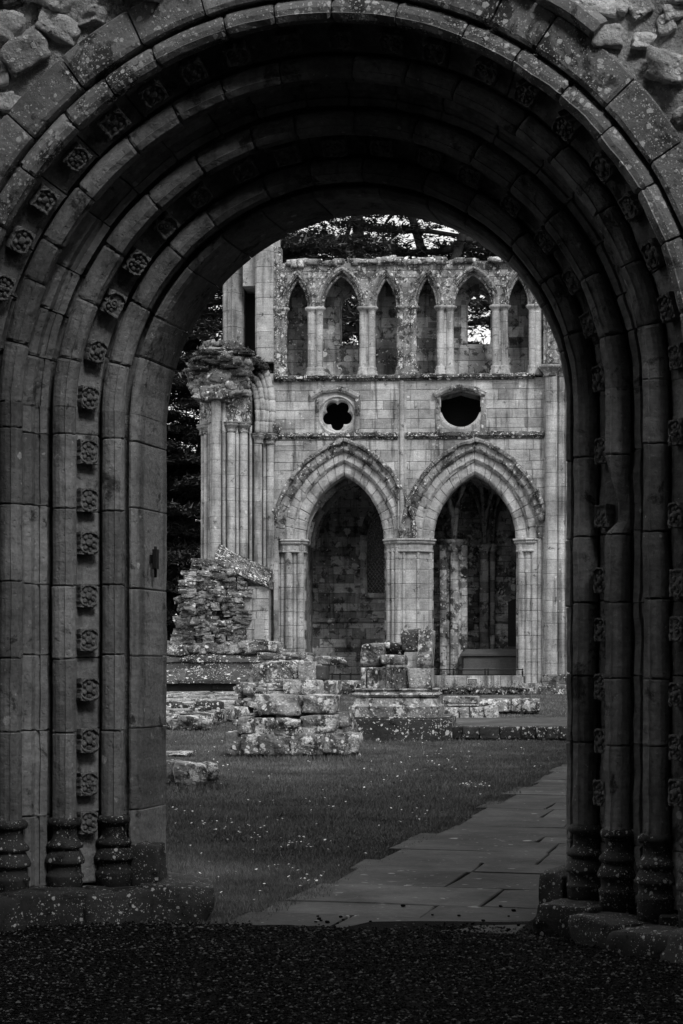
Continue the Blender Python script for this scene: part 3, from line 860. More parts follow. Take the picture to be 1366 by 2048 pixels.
drip([(868, 791), (893, 779), (921, 775), (947, 779), (971, 791)], [(967, 796, 866, 4.6), (876, 797, 866, 3.6)])
m = MB(); box(m, uL + .3, uR, 1.55, 1.7, Z(872), zs1, tone=.2); m.build('gallery_back', M['slate_and_shade'], tr)  # near-black sheet standing in for the shade behind the round windows
# ---------------- gallery (open arcade above the string course)
zc, zb = Z(612), Z(752)
GA = []
for (p0, p1, py) in ((573, 614, 556), (646, 718, 548), (751, 793, 556), (834, 873, 556), (908, 983, 550), (1016, 1056, 556)):
    a = (U(p1) - U(p0)) / 2; GA.append(pointed((U(p0) + U(p1)) / 2, zc, a, Z(py) - zc))
ztop = Z(524)
m = MB()
blockwall(m, U(546), U(1110), zc, ztop, 0, lambda u, z: any(in_pt(A, .10)(u, z) for A in GA), (.22, .32), (.3, .7), dep=.40, lev=5, bdep=.02)
for k in range(70):
    u = ru(U(548), U(1108)); rock(m, (u, ru(0, .5), ztop + ru(-.03, .05)), (ru(.12, .3), ru(.12, .25), ru(.05, .13)), 4, .35, .2, ru(-.3, .3))
box(m, U(546), U(1110), .40, 1.55, ztop - .22, ztop - .03, tone=.3)  # lid over the passage, added so the gallery interior stays dark
m.build('gallery_wall', M['upper'], tr)
for A in GA:
    m = MB(); n = 6
    for (r0, w0, rr) in ((.03, .20, .05), (.115, .09, .05), (.19, .0, .05)):
        pt_ring(m, A, round_poly((r0, w0), rr, 8), n, nsub=3, jit=.002, rough=.004)
    pt_ring(m, A, [(.0, .44), (.0, .22), (.04, .2), (.09, .11), (.16, .03), (.20, -.01), (.26, -.015), (.26, .44)], n, nsub=3, jit=.002, rough=.004)
    m.build('gallery_arch', M['upper'], tr)
def gal_pier(p0, p1, nsh, mat):
    u0, u1 = U(p0), U(p1); r = .115
    g = empty('gallery_pier', (0, 0, 0)); g.parent = tr
    m = MB()
    stack(m, [(u0 + .09, .42), (u0 + .04, .2), (u0 + .10, .12), (u0 + .16, .05), (u1 - .16, .05), (u1 - .10, .12), (u1 - .04, .2), (u1 - .09, .42)], zb, zc, (.28, .5))
    for cx in (u0 + .12, u1 - .12):
        stack(m, circ(cx, .06, r, 12), zb + .3, zc - .24, (.4, .7), smooth=True)
    if nsh > 2: stack(m, [((u0 + u1) / 2 - .14, .05), ((u0 + u1) / 2 - .10, -.03), ((u0 + u1) / 2 + .10, -.03), ((u0 + u1) / 2 + .14, .05)], zb, zc, (.3, .5))
    m.build('pier_shaft', M[mat], g)
    m = MB()
    for cx in (u0 + .12, u1 - .12):
        lathe(m, cx, .06, [(.11, zc - .27), (.125, zc - .25), (.11, zc - .23), (.12, zc - .16), (.17, zc - .10), (.20, zc - .07), (.20, zc - .02), (.17, zc), (.1, zc + .01)], 14, rnd())
    m.build('capital', M[mat], g)
    m = MB()
    for cx in (u0 + .12, u1 - .12):
        lathe(m, cx, .06, [(.19, zb - .02), (.20, zb + .07), (.17, zb + .10), (.175, zb + .16), (.14, zb + .19), (.155, zb + .25), (.14, zb + .29), (.10, zb + .31)], 14, rnd())
    m.build('pier_base', M[mat], g)
for (a, b, k, mt) in ((614, 646, 2, 'shaft'), (718, 751, 2, 'shaft'), (793, 834, 3, 'upper'), (873, 908, 2, 'shaft'), (983, 1016, 2, 'shaft')): gal_pier(a, b, k, mt)
gal_pier(549, 573, 2, 'upper'); gal_pier(1056, 1082, 2, 'shaft')
# back wall of the gallery passage with two lancets
LW = [pointed(U(696, 1.3), Z(612, 1.3), .33, .45), pointed(U(952, 1.3), Z(612, 1.3), .36, .45)]
def lanc(u, z):
    for A in LW:
        if in_pt(A)(u, z) and z > Z(690, 1.3): return True
    return False
m = MB(); blockwall(m, U(546), U(1110), Z(760), ztop - .2, 1.25, lanc, (.3, .42), (.4, .9), dep=.5, lev=6, bdep=.1)
m.build('gallery_back', M['inner'], tr)
for A in LW:
    m = MB()
    pt_ring(m, A, [(0, 1.9), (0, 1.3), (.05, 1.22), (.2, 1.22), (.2, 1.9)], 5)
    for s in (-1, 1): stack(m, [(A['cu'] + s * (A['a'] + q), w_) for q, w_ in ((0, 1.9), (0, 1.3), (.05, 1.22), (.2, 1.22), (.2, 1.9))], Z(690, 1.3), A['zs'], (.3, .5))
    m.build('lancet_frame', M['inner'], tr)
m = MB(); box(m, U(546), U(1110), .05, 1.6, zb - .18, zb - .02, tone=.4); m.build('gallery_floor', M['string'], tr)
for a, b in ((U(546), U(546) + .12), (U(1095), U(1110))):
    m = MB(); box(m, a, b, .42, 1.3, zb, ztop - .2); m.build('gallery_end', M['inner'], tr)
# ---------------- piers of the arcade
def mould_cap(m, plan, z1, hgt):
    """abacus, bell and neck ring following a plan"""
    cx = sum(p[0] for p in plan) / len(plan); cy = sum(p[1] for p in plan) / len(plan)
    def sc(k): return [(cx + (x - cx) * (1 + k / max(.1, math.hypot(x - cx, y - cy))), cy + (y - cy) * (1 + k / max(.1, math.hypot(x - cx, y - cy)))) for x, y in plan]
    pr = [(-.01, -hgt), (.03, -hgt + .02), (.03, -hgt + .05), (.0, -hgt + .07), (.02, -hgt * .45), (.08, -hgt * .35), (.10, -hgt * .28), (.07, -hgt * .24), (.09, -hgt * .16), (.13, -.05), (.13, -.02), (.11, 0), (.03, .0)]
    rs = [[(x + .006 * n3(x * 4, z * 5, 1), y, z1 + z) for x, y in sc(k)] for k, z in pr]
    rings(m, rs, rnd())
def pier(name, plan, shafts, z0, z1, mat='shaft', hgt=.42, ch=(.3, .46), capplan=None):
    g = empty(name, (0, 0, 0)); g.parent = tr
    m = MB(); zs = [z0]
    while zs[-1] < z1 - .2: zs.append(zs[-1] + ru(*ch))
    zs[-1] = z1
    stack(m, plan, z0, z1, zs=zs)
    for (cx, cy, r) in shafts: stack(m, circ(cx, cy, r, 12), z0, z1, zs=[z + (ru(-.004, .004) if 0 < i < len(zs) - 1 else 0) for i, z in enumerate(zs)], smooth=False, tones=None)
    m.build('pier_shaft', M[mat], g)
    m = MB(); mould_cap(m, capplan or plan, z1, hgt); m.build('capital', M[mat], g)
    return g
def hull_plan(u0, u1, w0, w1, ch): return [(u0, w1), (u0, w0 + ch), (u0 + ch, w0), (u1 - ch, w0), (u1, w0 + ch), (u1, w1)]
zb0 = Z(1372)
pu0, pu1 = U(774), U(862)
pier('arcade_pier', hull_plan(pu0 + .03, pu1, .03, 1.1, .40), [(pu0 + .06, .36, .10), (pu0 + .20, .20, .09), (pu0 + .34, .07, .10), (pu0 + .52, .02, .05), (pu1 - .40, .02, .05), (pu1 - .05, .40, .08)], zb0, zsp, capplan=hull_plan(pu0 - .03, pu1 + .03, -.04, 1.1, .40))
l0, l1 = U(547), U(605)
pier('arcade_respond', hull_plan(l0, l1, .26, 1.1, .2), [(U(553), .28, .06), (U(575), .20, .12), (U(587), .28, .06), (U(598), .28, .11)], zb0, zsp, capplan=hull_plan(l0, l1 + .04, .10, 1.1, .26))
r0, r1 = U(1037), U(1084)
pier('arcade_respond', hull_plan(r0, r1, .30, 1.1, .12), [(U(1043), .30, .11), (U(1056), .24, .10), (U(1068), .18, .10), (U(1079), .12, .08)], zb0, zsp, capplan=hull_plan(r0 - .06, r1, .08, 1.1, .3))
# tall respond on the right
g = empty('tall_respond', (0, 0, 0)); g.parent = tr
m = MB(); zs = [Z(1350)]
while zs[-1] < Z(770): zs.append(zs[-1] + ru(.33, .5))
zs[-1] = Z(748)
stack(m, [(U(1086), .1), (U(1086), -.02), (U(1092), -.1), (U(1200), -.1), (U(1200), .1)], 0, 0, zs=zs)
for (px, w_, r) in ((1101, -.22, .185), (1121, -.15, .125), (1140, -.22, .185), (1160, -.15, .12)): stack(m, circ(U(px), w_, r, 14), 0, 0, zs=zs, smooth=True)
m.build('pier_shaft', M['shaft'], g)
m = MB()
zt = Z(737)
for (px, w_, r) in ((1099, -.22, .2), (1122, -.14, .14), (1145, -.22, .2)):
    lathe(m, U(px), w_, [(r, zt - .34), (r + .04, zt - .30), (r, zt - .27), (r + .05, zt - .18), (r + .16, zt - .10), (r + .2, zt - .06), (r + .2, zt - .01), (r + .14, zt + .02), (r, zt + .04)], 18, rnd())
m.build('capital', M['hood'], g)
m = MB()
for (px, w_, r) in ((1101, -.2, .3), (1122, -.15, .22), (1145, -.2, .3)):
    stack(m, circ(U(px), w_, r, 8, PI / 8), Z(1385), Z(1348), (.25, .35)); stack(m, circ(U(px), w_, r + .12, 8, PI / 8), Z(1392), Z(1372), (.2, .3))
m.build('pier_base', M['ruin'], g)
m = MB(); stack(m, [(U(1084), .1), (U(1086), -.08), (U(1094), -.14), (U(1110), -.16), (U(1200), -.16), (U(1200), .1)], Z(736), Z(500), (.4, .6)); stack(m, circ(U(1103), -.12, .2, 10), Z(732), Z(500), (.4, .6)); m.build('wall', M['upper'], tr)
# low wall foot under the arcade, base courses
m = MB(); stack(m, [(U(1034), .9), (U(1034), -.2), (U(1088), -.25), (U(1088), .9)], Z(1390), Z(1366), (.2, .3)); m.build('pier_base', M['ruin'], tr)
# ---------------- chapels behind the arches
zf = Z(1352); D = 4.6
m = MB()
zst = Z(1240, D)
def win_hole(u, z): return in_pt(W1, .02)(u, z) and z > Z(1186, D)
W1 = pointed(U(752, D), Z(1070, D), .62, .95)
blockwall(m, U(575, D), U(812, D), zf, zst, D - .06, ch=(.28, .36), bl=(.4, .9))
blockwall(m, U(575, D), U(812, D), zst, Z(900, D), D, win_hole, ch=(.26, .36), bl=(.35, .9), lev=5)
m.build('chapel_wall', M['inner'], tr)
m = MB()
# right chapel back wall: bare masonry with remains of plaster
W2 = pointed(U(1052, D), Z(1020, D), .62, 1.3)
def win_hole2(u, z): return in_pt(W2, .02)(u, z) and z > Z(1192, D)
blockwall(m, U(812, D), U(1110, D), zf, Z(1240, D), D - .06, ch=(.16, .3), bl=(.18, .5), gap=.02, proud=.03)
blockwall(m, U(812, D), U(1110, D), Z(1240, D), Z(880, D), D, win_hole2, ch=(.16, .3), bl=(.2, .6), gap=.02, proud=.03, lev=5)
m.build('chapel_wall', M['plaster'], tr)
m = MB(); box(m, U(575, D), U(1110, D), D - .16, D + .05, Z(1245, D), Z(1236, D), .03, .3); m.build('chapel_string', M['inner'], tr)
# side and dividing walls, vault
for a in (U(600) - .6, U(1060)):
    m = MB(); box(m, a, a + .6, .9, D + .1, zf, Z(880), tone=.4); m.build('chapel_wall', M['inner'], tr)
def vault(c0, c1):
    m = MB(); A = pointed((c0 + c1) / 2, Z(1090, 2), (c1 - c0) / 2, 2.25)
    for side in (-1, 1):
        f = f_pt(A, side)
        rs = []
        for k in range(13):
            t = k / 12
            rs.append([(f(r_, t)[0], w_, f(r_, t)[1]) for r_, w_ in ((.0, .8), (.0, D + .1), (.25, D + .1), (.25, .8))])
        rings(m, rs, .35)
    m.build('vault', M['inner'], tr)
    # ribs
    m = MB()
    for w_ in (1.9, 3.4):
        pt_ring(m, A, round_poly((-.06, w_), .11, 8), 7, nsub=3)
    for sg in (-1, 1):                                       # diagonals
        for side in (-1, 1):
            f = f_pt(A, side); rs = []
            for k in range(14):
                t = k / 13; u_, z_ = f(-.05, t); x_ = (u_ - A['cu']) / A['a'] * sg * side
                wv = 2.65 + side * sg * (1.9) * (abs(u_ - A['cu']) / A['a'])
                rs.append([(u_ + .09 * math.cos(q), wv + .06 * math.cos(q), z_ - .04 + .1 * math.sin(q)) for q in (0, 1.05, 2.1, 3.14, 4.2, 5.2)])
            rings(m, rs, .6)
    m.build('vault_rib', M['inner'], tr)
vault(U(600), U(818)); vault(U(818), U(1062))
# engaged column between the chapels
m = MB()
cxx = U(897, 2.6)
stack(m, [(U(868, 2.6), 4.6), (U(868, 2.6), 3.0), (U(884, 2.6), 2.7), (U(912, 2.6), 2.7), (U(922, 2.6), 3.0), (U(922, 2.6), 4.6)], zf, Z(1090, 2.6), (.26, .4))
for px, w_ in ((876, 2.85), (897, 2.62), (915, 2.8)): stack(m, circ(U(px, 2.6), w_, .14, 10), zf, Z(1090, 2.6), (.26, .4))
m.build('chapel_column', M['plaster'], tr)
m = MB(); lathe(m, cxx, 2.72, [(.2, Z(1103, 2.6)), (.26, Z(1099, 2.6)), (.22, Z(1095, 2.6)), (.34, Z(1086, 2.6)), (.36, Z(1080, 2.6)), (.2, Z(1078, 2.6))], 14); m.build('capital', M['inner'], tr)
m = MB()
for k, (du, dw, rise) in enumerate(((-1.3, .0, 2.3), (-.75, 1.2, 2.4), (.75, 1.2, 2.4), (1.3, 0, 2.3), (.9, -1.3, 2.3), (-.9, -1.3, 2.3))):
    pts = []
    for q in range(10):
        t = q / 9 * PI / 2
        pts.append((cxx + du * (1 - math.cos(t)), 2.85 + dw * (1 - math.cos(t)), Z(1080, 2.6) + rise * math.sin(t)))
    tube(m, pts, [.09] * 10, 7, rnd())
m.build('vault_rib', M['inner'], tr)
# clustered shafts further back in the right chapel
for px, w_, wd, zt in ((950, 4.2, .16, 1092), (966, 4.35, .09, 1092)):
    m = MB(); stack(m, circ(U(px, w_), w_, wd, 10), zf, Z(zt, w_), (.26, .4)); lathe(m, U(px, w_), w_, [(wd, Z(zt, w_) - .2), (wd + .05, Z(zt, w_) - .17), (wd, Z(zt, w_) - .13), (wd + .12, Z(zt, w_)), (wd, Z(zt, w_) + .06)], 12, .8)
    m.build('chapel_column', M['inner'], tr)
    m = MB()
    for du, dw in ((-.9, -1.2), (-.2, -1.8), (.7, -1.4), (1.2, -.4)):
        pts = []
        for q in range(10):
            t = q / 9 * PI / 2; pts.append((U(px, w_) + du * (1 - math.cos(t)), w_ + dw * (1 - math.cos(t)), Z(zt, w_) + 2.2 * math.sin(t)))
        tube(m, pts, [.07] * 10, 6, rnd())
    m.build('vault_rib', M['inner'], tr)
# windows
def lattice(A, zsill, wy):
    g = empty('chapel_window', (0, 0, 0)); g.parent = tr
    m = MB()
    pt_ring(m, A, [(0, wy + .3), (0, wy + .05), (.08, wy - .04), (.22, wy - .05), (.22, wy + .3)], 6)
    for s in (-1, 1): stack(m, [(A['cu'] + s * (A['a'] + q), w_) for q, w_ in ((0, wy + .3), (0, wy + .05), (.08, wy - .04), (.22, wy - .05), (.22, wy + .3))], zsill, A['zs'], (.3, .5))
    box(m, A['cu'] - A['a'] - .25, A['cu'] + A['a'] + .25, wy - .1, wy + .25, zsill - .18, zsill, .02)
    m.build('frame', M['inner'], g)
    m = MB(); pts = []
    f = f_pt(A, 1); f2 = f_pt(A, -1)
    pts = [(A['cu'] - A['a'], zsill), (A['cu'] + A['a'], zsill)] + [f(0, k / 8) for k in range(9)] + [f2(0, 1 - k / 8) for k in range(1, 9)]
    m.add([(p[0], wy + .2, p[1]) for p in pts], [list(range(len(pts)))]); m.build('pane', M['glass'], g)
    m = MB(); ins = in_pt(A)
    for sg in (-1, 1):
        for k in range(-14, 60):
            seg = []
            for q in range(0, 60):
                u_ = A['cu'] - A['a'] + q * A['a'] * 2 / 59; z_ = zsill + k * .16 + sg * (u_ - A['cu']) * 1.35
                if z_ > zsill and ins(u_, z_): seg.append((u_, wy + .18, z_))
                elif len(seg) > 1: break
            if len(seg) > 1: tube(m, [seg[0], seg[-1]], .009, 4)
    m.build('lattice', M['lead'], g)
lattice(W1, Z(1186, D), D); lattice(W2, Z(1192, D), D)
m = MB(); box(m, U(560), U(1100), .2, D + .1, zf - .2, zf, tone=.4); m.build('chapel_floor', M['flag'], tr)
# ---------------- upper wall left of the gallery with its dark slot
m = MB()
q0 = Z(800); q1 = Z(440)
stack(m, [(U(437), 1.6), (U(437), .75), (U(441), .6), (U(446), .62), (U(450), .5), (U(456), .5), (U(459), .42), (U(481, .9), .9), (U(481, 1.5), 1.6)], q0, q1, (.42, .62))
stack(m, [(U(508), 1.6), (U(508), .1), (U(512), -.05), (U(522), -.12), (U(534), -.12), (U(545), -.02), (U(549), .1), (U(549), 1.6)], Z(722), q1, (.42, .62)); stack(m, [(U(500), 1.6), (U(500), .62), (U(548), .62), (U(548), 1.6)], q0, Z(722), (.42, .62))
box(m, U(481), U(509), .35, 1.6, Z(564), q1, .01)
m.build('upper_wall', M['shaft'], tr)
m = MB(); box(m, U(474), U(516), 1.62, 1.8, q0, q1, tone=.1); m.build('slot_shade', M['slate_and_shade'], tr)  # near-black backing: the slot's shade is put into its colour
m = MB(); stack(m, [(U(546), .5), (U(546), .02), (U(553), -.05), (U(561), .0), (U(561), .5)], Z(752), Z(490), (.3, .45)); m.build('upper_wall', M['upper'], tr)
# ------------------------------------------------------------------ crossing pier left of the arches
cp = empty('crossing_pier', (FX, FY, 0), -FB, 'tall clustered stone pier with broken overgrown top, left of the two pointed arches', 'pier')
wq = -1.0
def cpart(name, mb, mat): return mb.build(name, M[mat], cp)
def Uc(px): return U(px, wq)
def Zc(py): return Z(py, wq)
zA = Zc(1145); zC1 = Zc(842); zC2 = Zc(862)
core = [(Uc(400), .6), (Uc(400), .0), (Uc(416), -.55), (Uc(424), -.85), (Uc(444), -.95), (Uc(458), -.75), (Uc(480), -.55), (Uc(497), -.40), (Uc(508), -.2), (Uc(546), .02), (Uc(546), .6)]
zs = [zA]
while zs[-1] < zC2 - .3: zs.append(zs[-1] + ru(.34, .5))
zs[-1] = zC2
m = MB(); stack(m, [(x, y + .16) for x, y in core], 0, 0, zs=zs, gap=.002, shrink=.004); stack(m, [(x, y + .35) for x, y in core], ZG, zA - .2); cpart('pier_core', m, 'shaft')
shl = [(401, -.1, .09, zC1), (409, -.38, .08, zC1), (417, -.60, .05, zC1), (425, -.92, .07, zC1), (435, -1.06, .15, Zc(792)), (449, -.90, .06, Zc(800)), (463, -.86, .13, zC1), (474, -.66, .06, zC1), (487, -.62, .13, zC1), (499, -.36, .05, zC1), (514, -.32, .13, zC2), (526, -.12, .06, zC2), (538, -.15, .12, zC2)]
for (px, w_, r, zt) in shl:
    m = MB(); stack(m, circ(Uc(px), w_, r, 12), 0, 0, zs=[z + ru(-.003, .003) for z in zs if z < zt - .12] + [zt - .02], smooth=True); cpart('shaft', m, 'shaft')
def ccap(px, w_, r, z):
    m = MB(); lathe(m, Uc(px), w_, [(r, z - .32), (r + .03, z - .29), (r, z - .26), (r + .02, z - .17), (r + .09, z - .11), (r + .10, z - .07), (r + .06, z - .06), (r + .11, z - .03), (r + .11, z), (r, z + .015)], 16, rnd()); cpart('capital', m, 'hood')
for px, w_, r in ((400, -.12, .11), (411, -.38, .10), (463, -.84, .14), (487, -.60, .14)): ccap(px, w_, r, zC1 + .03)
for px, w_, r in ((515, -.32, .14), (537, -.17, .14)): ccap(px, w_, r, zC2 + .03)
m = MB(); stack(m, [(x * 1., y - .05) for x, y in core], 0, 0, zs=[zA - .25, zA - .1, zA, zA + .05], shrink=.02); cpart('pier_base', m, 'hood')
# mass above the capitals, narrowing to the broken top
m = MB()
stack(m, [(Uc(398), .5), (Uc(398), -.1), (Uc(414), -.5), (Uc(426), -.9), (Uc(446), -.95), (Uc(460), -.85), (Uc(490), -.7), (Uc(500), -.5), (Uc(500), .5)], 0, 0, zs=[zC1 + .04, zC1 + .4, zC1 + .75, Zc(782)])
stack(m, [(Uc(394), .5), (Uc(393), -.15), (Uc(404), -.4), (Uc(416), -.5), (Uc(420), .5)], 0, 0, zs=[zC1 + .04, zC1 + .5, zC1 + 1., Zc(755)])
cpart('springer', m, 'upper')
# half arch seen from the side: three rolls bending back over
def ctube(pxy, r, ws):
    m = MB(); n = len(pxy); pts = []
    for k, (px, py) in enumerate(pxy): pts.append((Uc(px), ws[0] + (ws[1] - ws[0]) * k / (n - 1), Zc(py)))
    # resample
    out = []
    for k in range(n - 1):
        for q in range(4): out.append(tuple(pts[k][i] + (pts[k + 1][i] - pts[k][i]) * q / 4 for i in range(3)))
    out.append(pts[-1])
    for k in range(0, len(out) - 1, 3): tube(m, out[k:k + 4], r * ru(.97, 1.03), 9, rnd())
    cpart('arch_roll', m, 'shaft')
ctube([(539, 858), (541, 830), (541, 800), (537, 765), (529, 736), (521, 722)], .12, (-.15, .12))
ctube([(531, 858), (532, 828), (531, 798), (527, 765), (520, 742), (512, 733)], .08, (-.16, .1))
ctube([(522, 858), (523, 828), (521, 796), (516, 765), (509, 748), (503, 745)], .10, (-.22, .02))
ctube([(512, 858), (513, 828), (511, 796), (507, 772), (502, 762), (499, 760)], .09, (-.28, .0))
m = MB()
rings(m, [[(Uc(a), w_, Zc(py)) for a, w_ in ((p0, .34), (p1, .3), (p1, .6), (p0, .6))] for p0, p1, py in ((505, 547, 858), (508, 548, 825), (507, 548, 790), (502, 545, 760), (496, 538, 738), (492, 528, 724))], .5)
m2 = MB(); rings(m2, [[(Uc(a), w_, Zc(py)) for a, w_ in ((p0, -.02), (p1, .02), (p1, .6), (p0, .6))] for p0, p1, py in ((543, 549, 858), (545, 549, 820), (545, 549, 785), (540, 549, 755), (530, 549, 735))], .5)
cpart('arch_web', m, 'shaft'); cpart('arch_web', m2, 'wall')
m = MB()
for (a, b) in (((487, 800), (489, 760)), ((478, 815), (477, 778))): tube(m, [(Uc(a[0]), -.62, Zc(860 if a[1] < 900 else a[1])), (Uc(a[0]), -.66, Zc(a[1])), (Uc(b[0]), -.6, Zc(b[1]))], .1, 8, .5)
cpart('arch_roll', m, 'upper')
# broken rubble top and moss
m = MB()
for k in range(300):
    px = ru(390, 488); top = 700 + 12 * n3(px * .04, 3, 1) + max(0, (410 - px)) * .9 + max(0, px - 500) * .5
    bot = 795 - max(0, px - 455) * .85
    if px < 408: bot = 772
    py = ru(top, bot)
    s = ru(.09, .26)
    d = (py - top) / 90
    rock(m, (Uc(px), -.62 - .35 * d + ru(-.12, .12) + abs(px - 450) * .006, Zc(py)), (s * ru(.9, 1.7), s * 1.2, s * ru(.35, .6)), 5, .3, .22, ru(-.5, .5), ru(-.25, .25))
box(m, Uc(398), Uc(488), -.4, .7, Zc(775), Zc(706), tone=.3)
for k in range(26):
    px = ru(400, 478); s = ru(.10, .22); rock(m, (Uc(px), ru(-.6, .4), Zc(ru(676, 700))), (s * 1.2, s, s * ru(.5, 1.)), 6, .15, .3, ru(-.5, .5), ru(-.4, .4))
cpart('broken_top', m, 'ruin_rubble')
m = MB()
for k in range(300):
    px = ru(390, 522) if rnd() < .6 else ru(395, 480); py = 702 + ru(-8, 30 if px < 480 else 5) + max(0, (410 - px)) * .8 + max(0, px - 492) * .85
    s = ru(.06, .17); rock(m, (Uc(px), ru(-1.05, .5) if px < 495 else ru(-.1, .5), Zc(py)), (s * 1.7, s * 1.2, s * .42), 5, .35, .4, ru(-.4, .4), ru(-.15, .15))
cpart('moss_cap', m, 'moss')
m = MB()
for k in range(2600):
    px = ru(372, 532); py = 704 + ru(-8, 26) * (1 if px < 495 else .2) - (ru(0, 1) ** 2) * (26 if px < 470 else 10) + max(0, 400 - px) * 1.2 + max(0, px - 495) * .6
    c = Vector((Uc(px), ru(-.8, .5), Zc(py))); s = ru(.03, .075); d = Vector((ru(-1, 1), ru(-1, 1), ru(-.3, 1))).normalized() * s; e = d.cross(Vector((ru(-1, 1), ru(-1, 1), ru(-1, 1)))).normalized() * s * .4
    m.add([tuple(c - e), tuple(c + e), tuple(c + d * 2)], [(0, 1, 2)], rnd())
cpart('ivy', m, 'leaf')
# ------------------------------------------------------------------ screen wall at the foot of the pier
ws_ = -2.0
sw = empty('screen_wall', (FX, FY, 0), -FB, 'broken rubble and ashlar wall with a sloping lichened coping at the foot of the clustered pier', 'wall')
def Us(px): return U(px, ws_)
def Zs(py): return Z(py, ws_)
def sw_top(px):
    pts = [(350, 1282), (362, 1250), (366, 1190), (374, 1150), (398, 1128), (425, 1112), (440, 1112), (462, 1128), (500, 1145), (546, 1165)]
    for a, b in zip(pts[:-1], pts[1:]):
        if a[0] <= px <= b[0]: return a[1] + (b[1] - a[1]) * (px - a[0]) / (b[0] - a[0])
    return 1165 if px > 500 else 1290
m = MB()
py = 1303
while py > 1105:
    h = ru(9, 17); px = 347 + ru(0, 8)
    while px < 492:
        l = ru(12, 40)
        if py - h * .6 > sw_top(px + l / 2) and px > 346:
            hole = (px > 432 and rnd() < .18)
            rock(m, (Us(px + l / 2), ws_ + (.25 if hole else 0) + ru(-.10, .12) + (.10 if px > 440 else 0), Zs(py - h / 2)), (l / 2 / 66 * 1.02, .3, h / 2 / 66 * 1.02), 5, .12, .26, ru(-.2, .2), ru(-.10, .10), smooth=False)
        px += l
    py -= h
for k in range(150):
    px = ru(366, 478); py = ru(sw_top(px) + 8, 1298); s = ru(.04, .12)
    rock(m, (Us(px), ws_ - .16 + ru(-.1, .1), Zs(py)), (s * 1.3, s, s * .8), 4, .4, .25, ru(0, 3), ru(-.4, .4))
sw_r = m.build('rubble_stonework', M['ruin_rubble'], sw)
m = MB(); vs = []
for px in range(352, 546, 4): vs += [(Us(px), ws_ + .14 + .06 * n3(px * .1, 1, 1), Zs(1303)), (Us(px), ws_ + .14, Zs(sw_top(px) + 5)), (Us(px), ws_ + 1.3, Zs(sw_top(px) + 5))]
n = len(vs) // 3
m.add(vs, [(3 * k, 3 * k + 3, 3 * k + 4, 3 * k + 1) for k in range(n - 1)] + [(3 * k + 1, 3 * k + 4, 3 * k + 5, 3 * k + 2) for k in range(n - 1)], .3)
m.build('rubble_core', M['rubble'], sw)
m = MB(); blockwall(m, Us(476), Us(546), Zs(1303), Zs(1172), ws_ - .06, lambda u, z: z > Zs(sw_top(683 + (u + FX) * 4000 / (FY + ws_))) - .02 or (u < Us(490) and n3(z * 3, 7, 1) > .1), ch=(.26, .38), bl=(.3, .75), dep=.4, gap=.015, lev=4)
m.build('ashlar_facing', M['wall'], sw)
m = MB()
for (a, b) in ((437, 468), (468, 505), (505, 548)):
    pts = [(a, sw_top(a) - 2), ((a + b) / 2, sw_top((a + b) / 2) - 2), (b, sw_top(b) - 2)]
    rings(m, [[(Us(p) + (.01 if k == 0 else -.01 if k == 2 else 0), w_, Zs(q) + dz) for w_, dz in ((ws_ + .9, .42), (ws_ - .12, .03), (ws_ - .26, -.08), (ws_ - .26, -.17), (ws_ - .1, -.22), (ws_ + .9, -.2))] for k, (p, q) in enumerate(pts)], rnd())
m.build('coping', M['string'], sw)
tb = empty('wall_tablet', (FX, FY, 0), -FB, 'smooth upright rectangular stone tablet set in the ashlar right of the rubble', 'tablet')
m = MB(); box(m, Us(517), Us(537), ws_ - .085, ws_ + .1, Zs(1279), Zs(1237), .006, .75); m.build('slab', M['pale_slab'], tb)
m = MB(); box(m, Us(515.5), Us(538.5), ws_ - .10, ws_ + .1, Zs(1282), Zs(1279.3), .01, .3); m.build('ledge', M['slate_and_shade'], tb)

# ------------------------------------------------------------------ dark stepped plinth below it
def world(px, py, Y): return Vector(((px - 683) / 4000 * Y, Y, 1.6 + (1320 - py) / 4000 * Y))
dp = empty('stepped_plinth', (FX, FY, 0), -FB, 'long dark plinth of sloping steps speckled white, below the rubble wall', 'plinth')
m = MB()
def Zd(py, w_): return Z(py, w_)
prof = [(-1.2, Zd(1294, -1.2)), (-2.1, Zd(1297, -2.1)), (-2.12, Zd(1303, -2.12)), (-2.55, Zd(1318, -2.55)), (-2.57, Zd(1324, -2.57)), (-2.50, Zd(1326, -2.5)), (-2.52, Zd(1338, -2.52)), (-2.85, Zd(1342, -2.85)), (-3.4, Zd(1361, -3.4)), (-3.42, Zd(1367, -3.42)), (-3.1, Zd(1369, -3.1)), (-1.2, Zd(1369, -1.2))]
u = U(180, -2.5); u1 = U(560, -2.5)
while u < u1:
    l = ru(.8, 1.6); e = min(u + l, u1); rs = []
    k1 = 8
    for k in range(k1 + 1):
        uu = u + .006 + (e - u - .012) * k / k1
        rs.append([(uu, a + .05 * n3(uu * 2, b * 3, 1), b + .03 * n3(uu * 3, a * 3, 5)) for a, b in prof])
    rings(m, rs, rnd()); u += l
m.build('step', M['dark'], dp)
m = MB(); blockwall(m, U(180, -3.1), U(555, -3.1), Zd(1392, -3.1), Zd(1368, -3.1), -3.1, ch=(.3, .4), bl=(.7, 1.4), dep=.8); m.build('footing', M['flag'], dp)
m = MB()
for k in range(55):
    px = ru(470, 585) if rnd() < .7 else ru(345, 470); py = 1296 + max(0, px - 545) * .8 + ru(-8, 6) ; s = ru(.10, .24)
    rock(m, (U(px, -2.2), -2.1 + ru(-.3, .4), Z(py, -2.2)), (s * 1.5, s, s * .6), 5, .25, .2, ru(-.5, .5), ru(-.2, .2))
m.build('loose_capping', M['ruin'], dp)

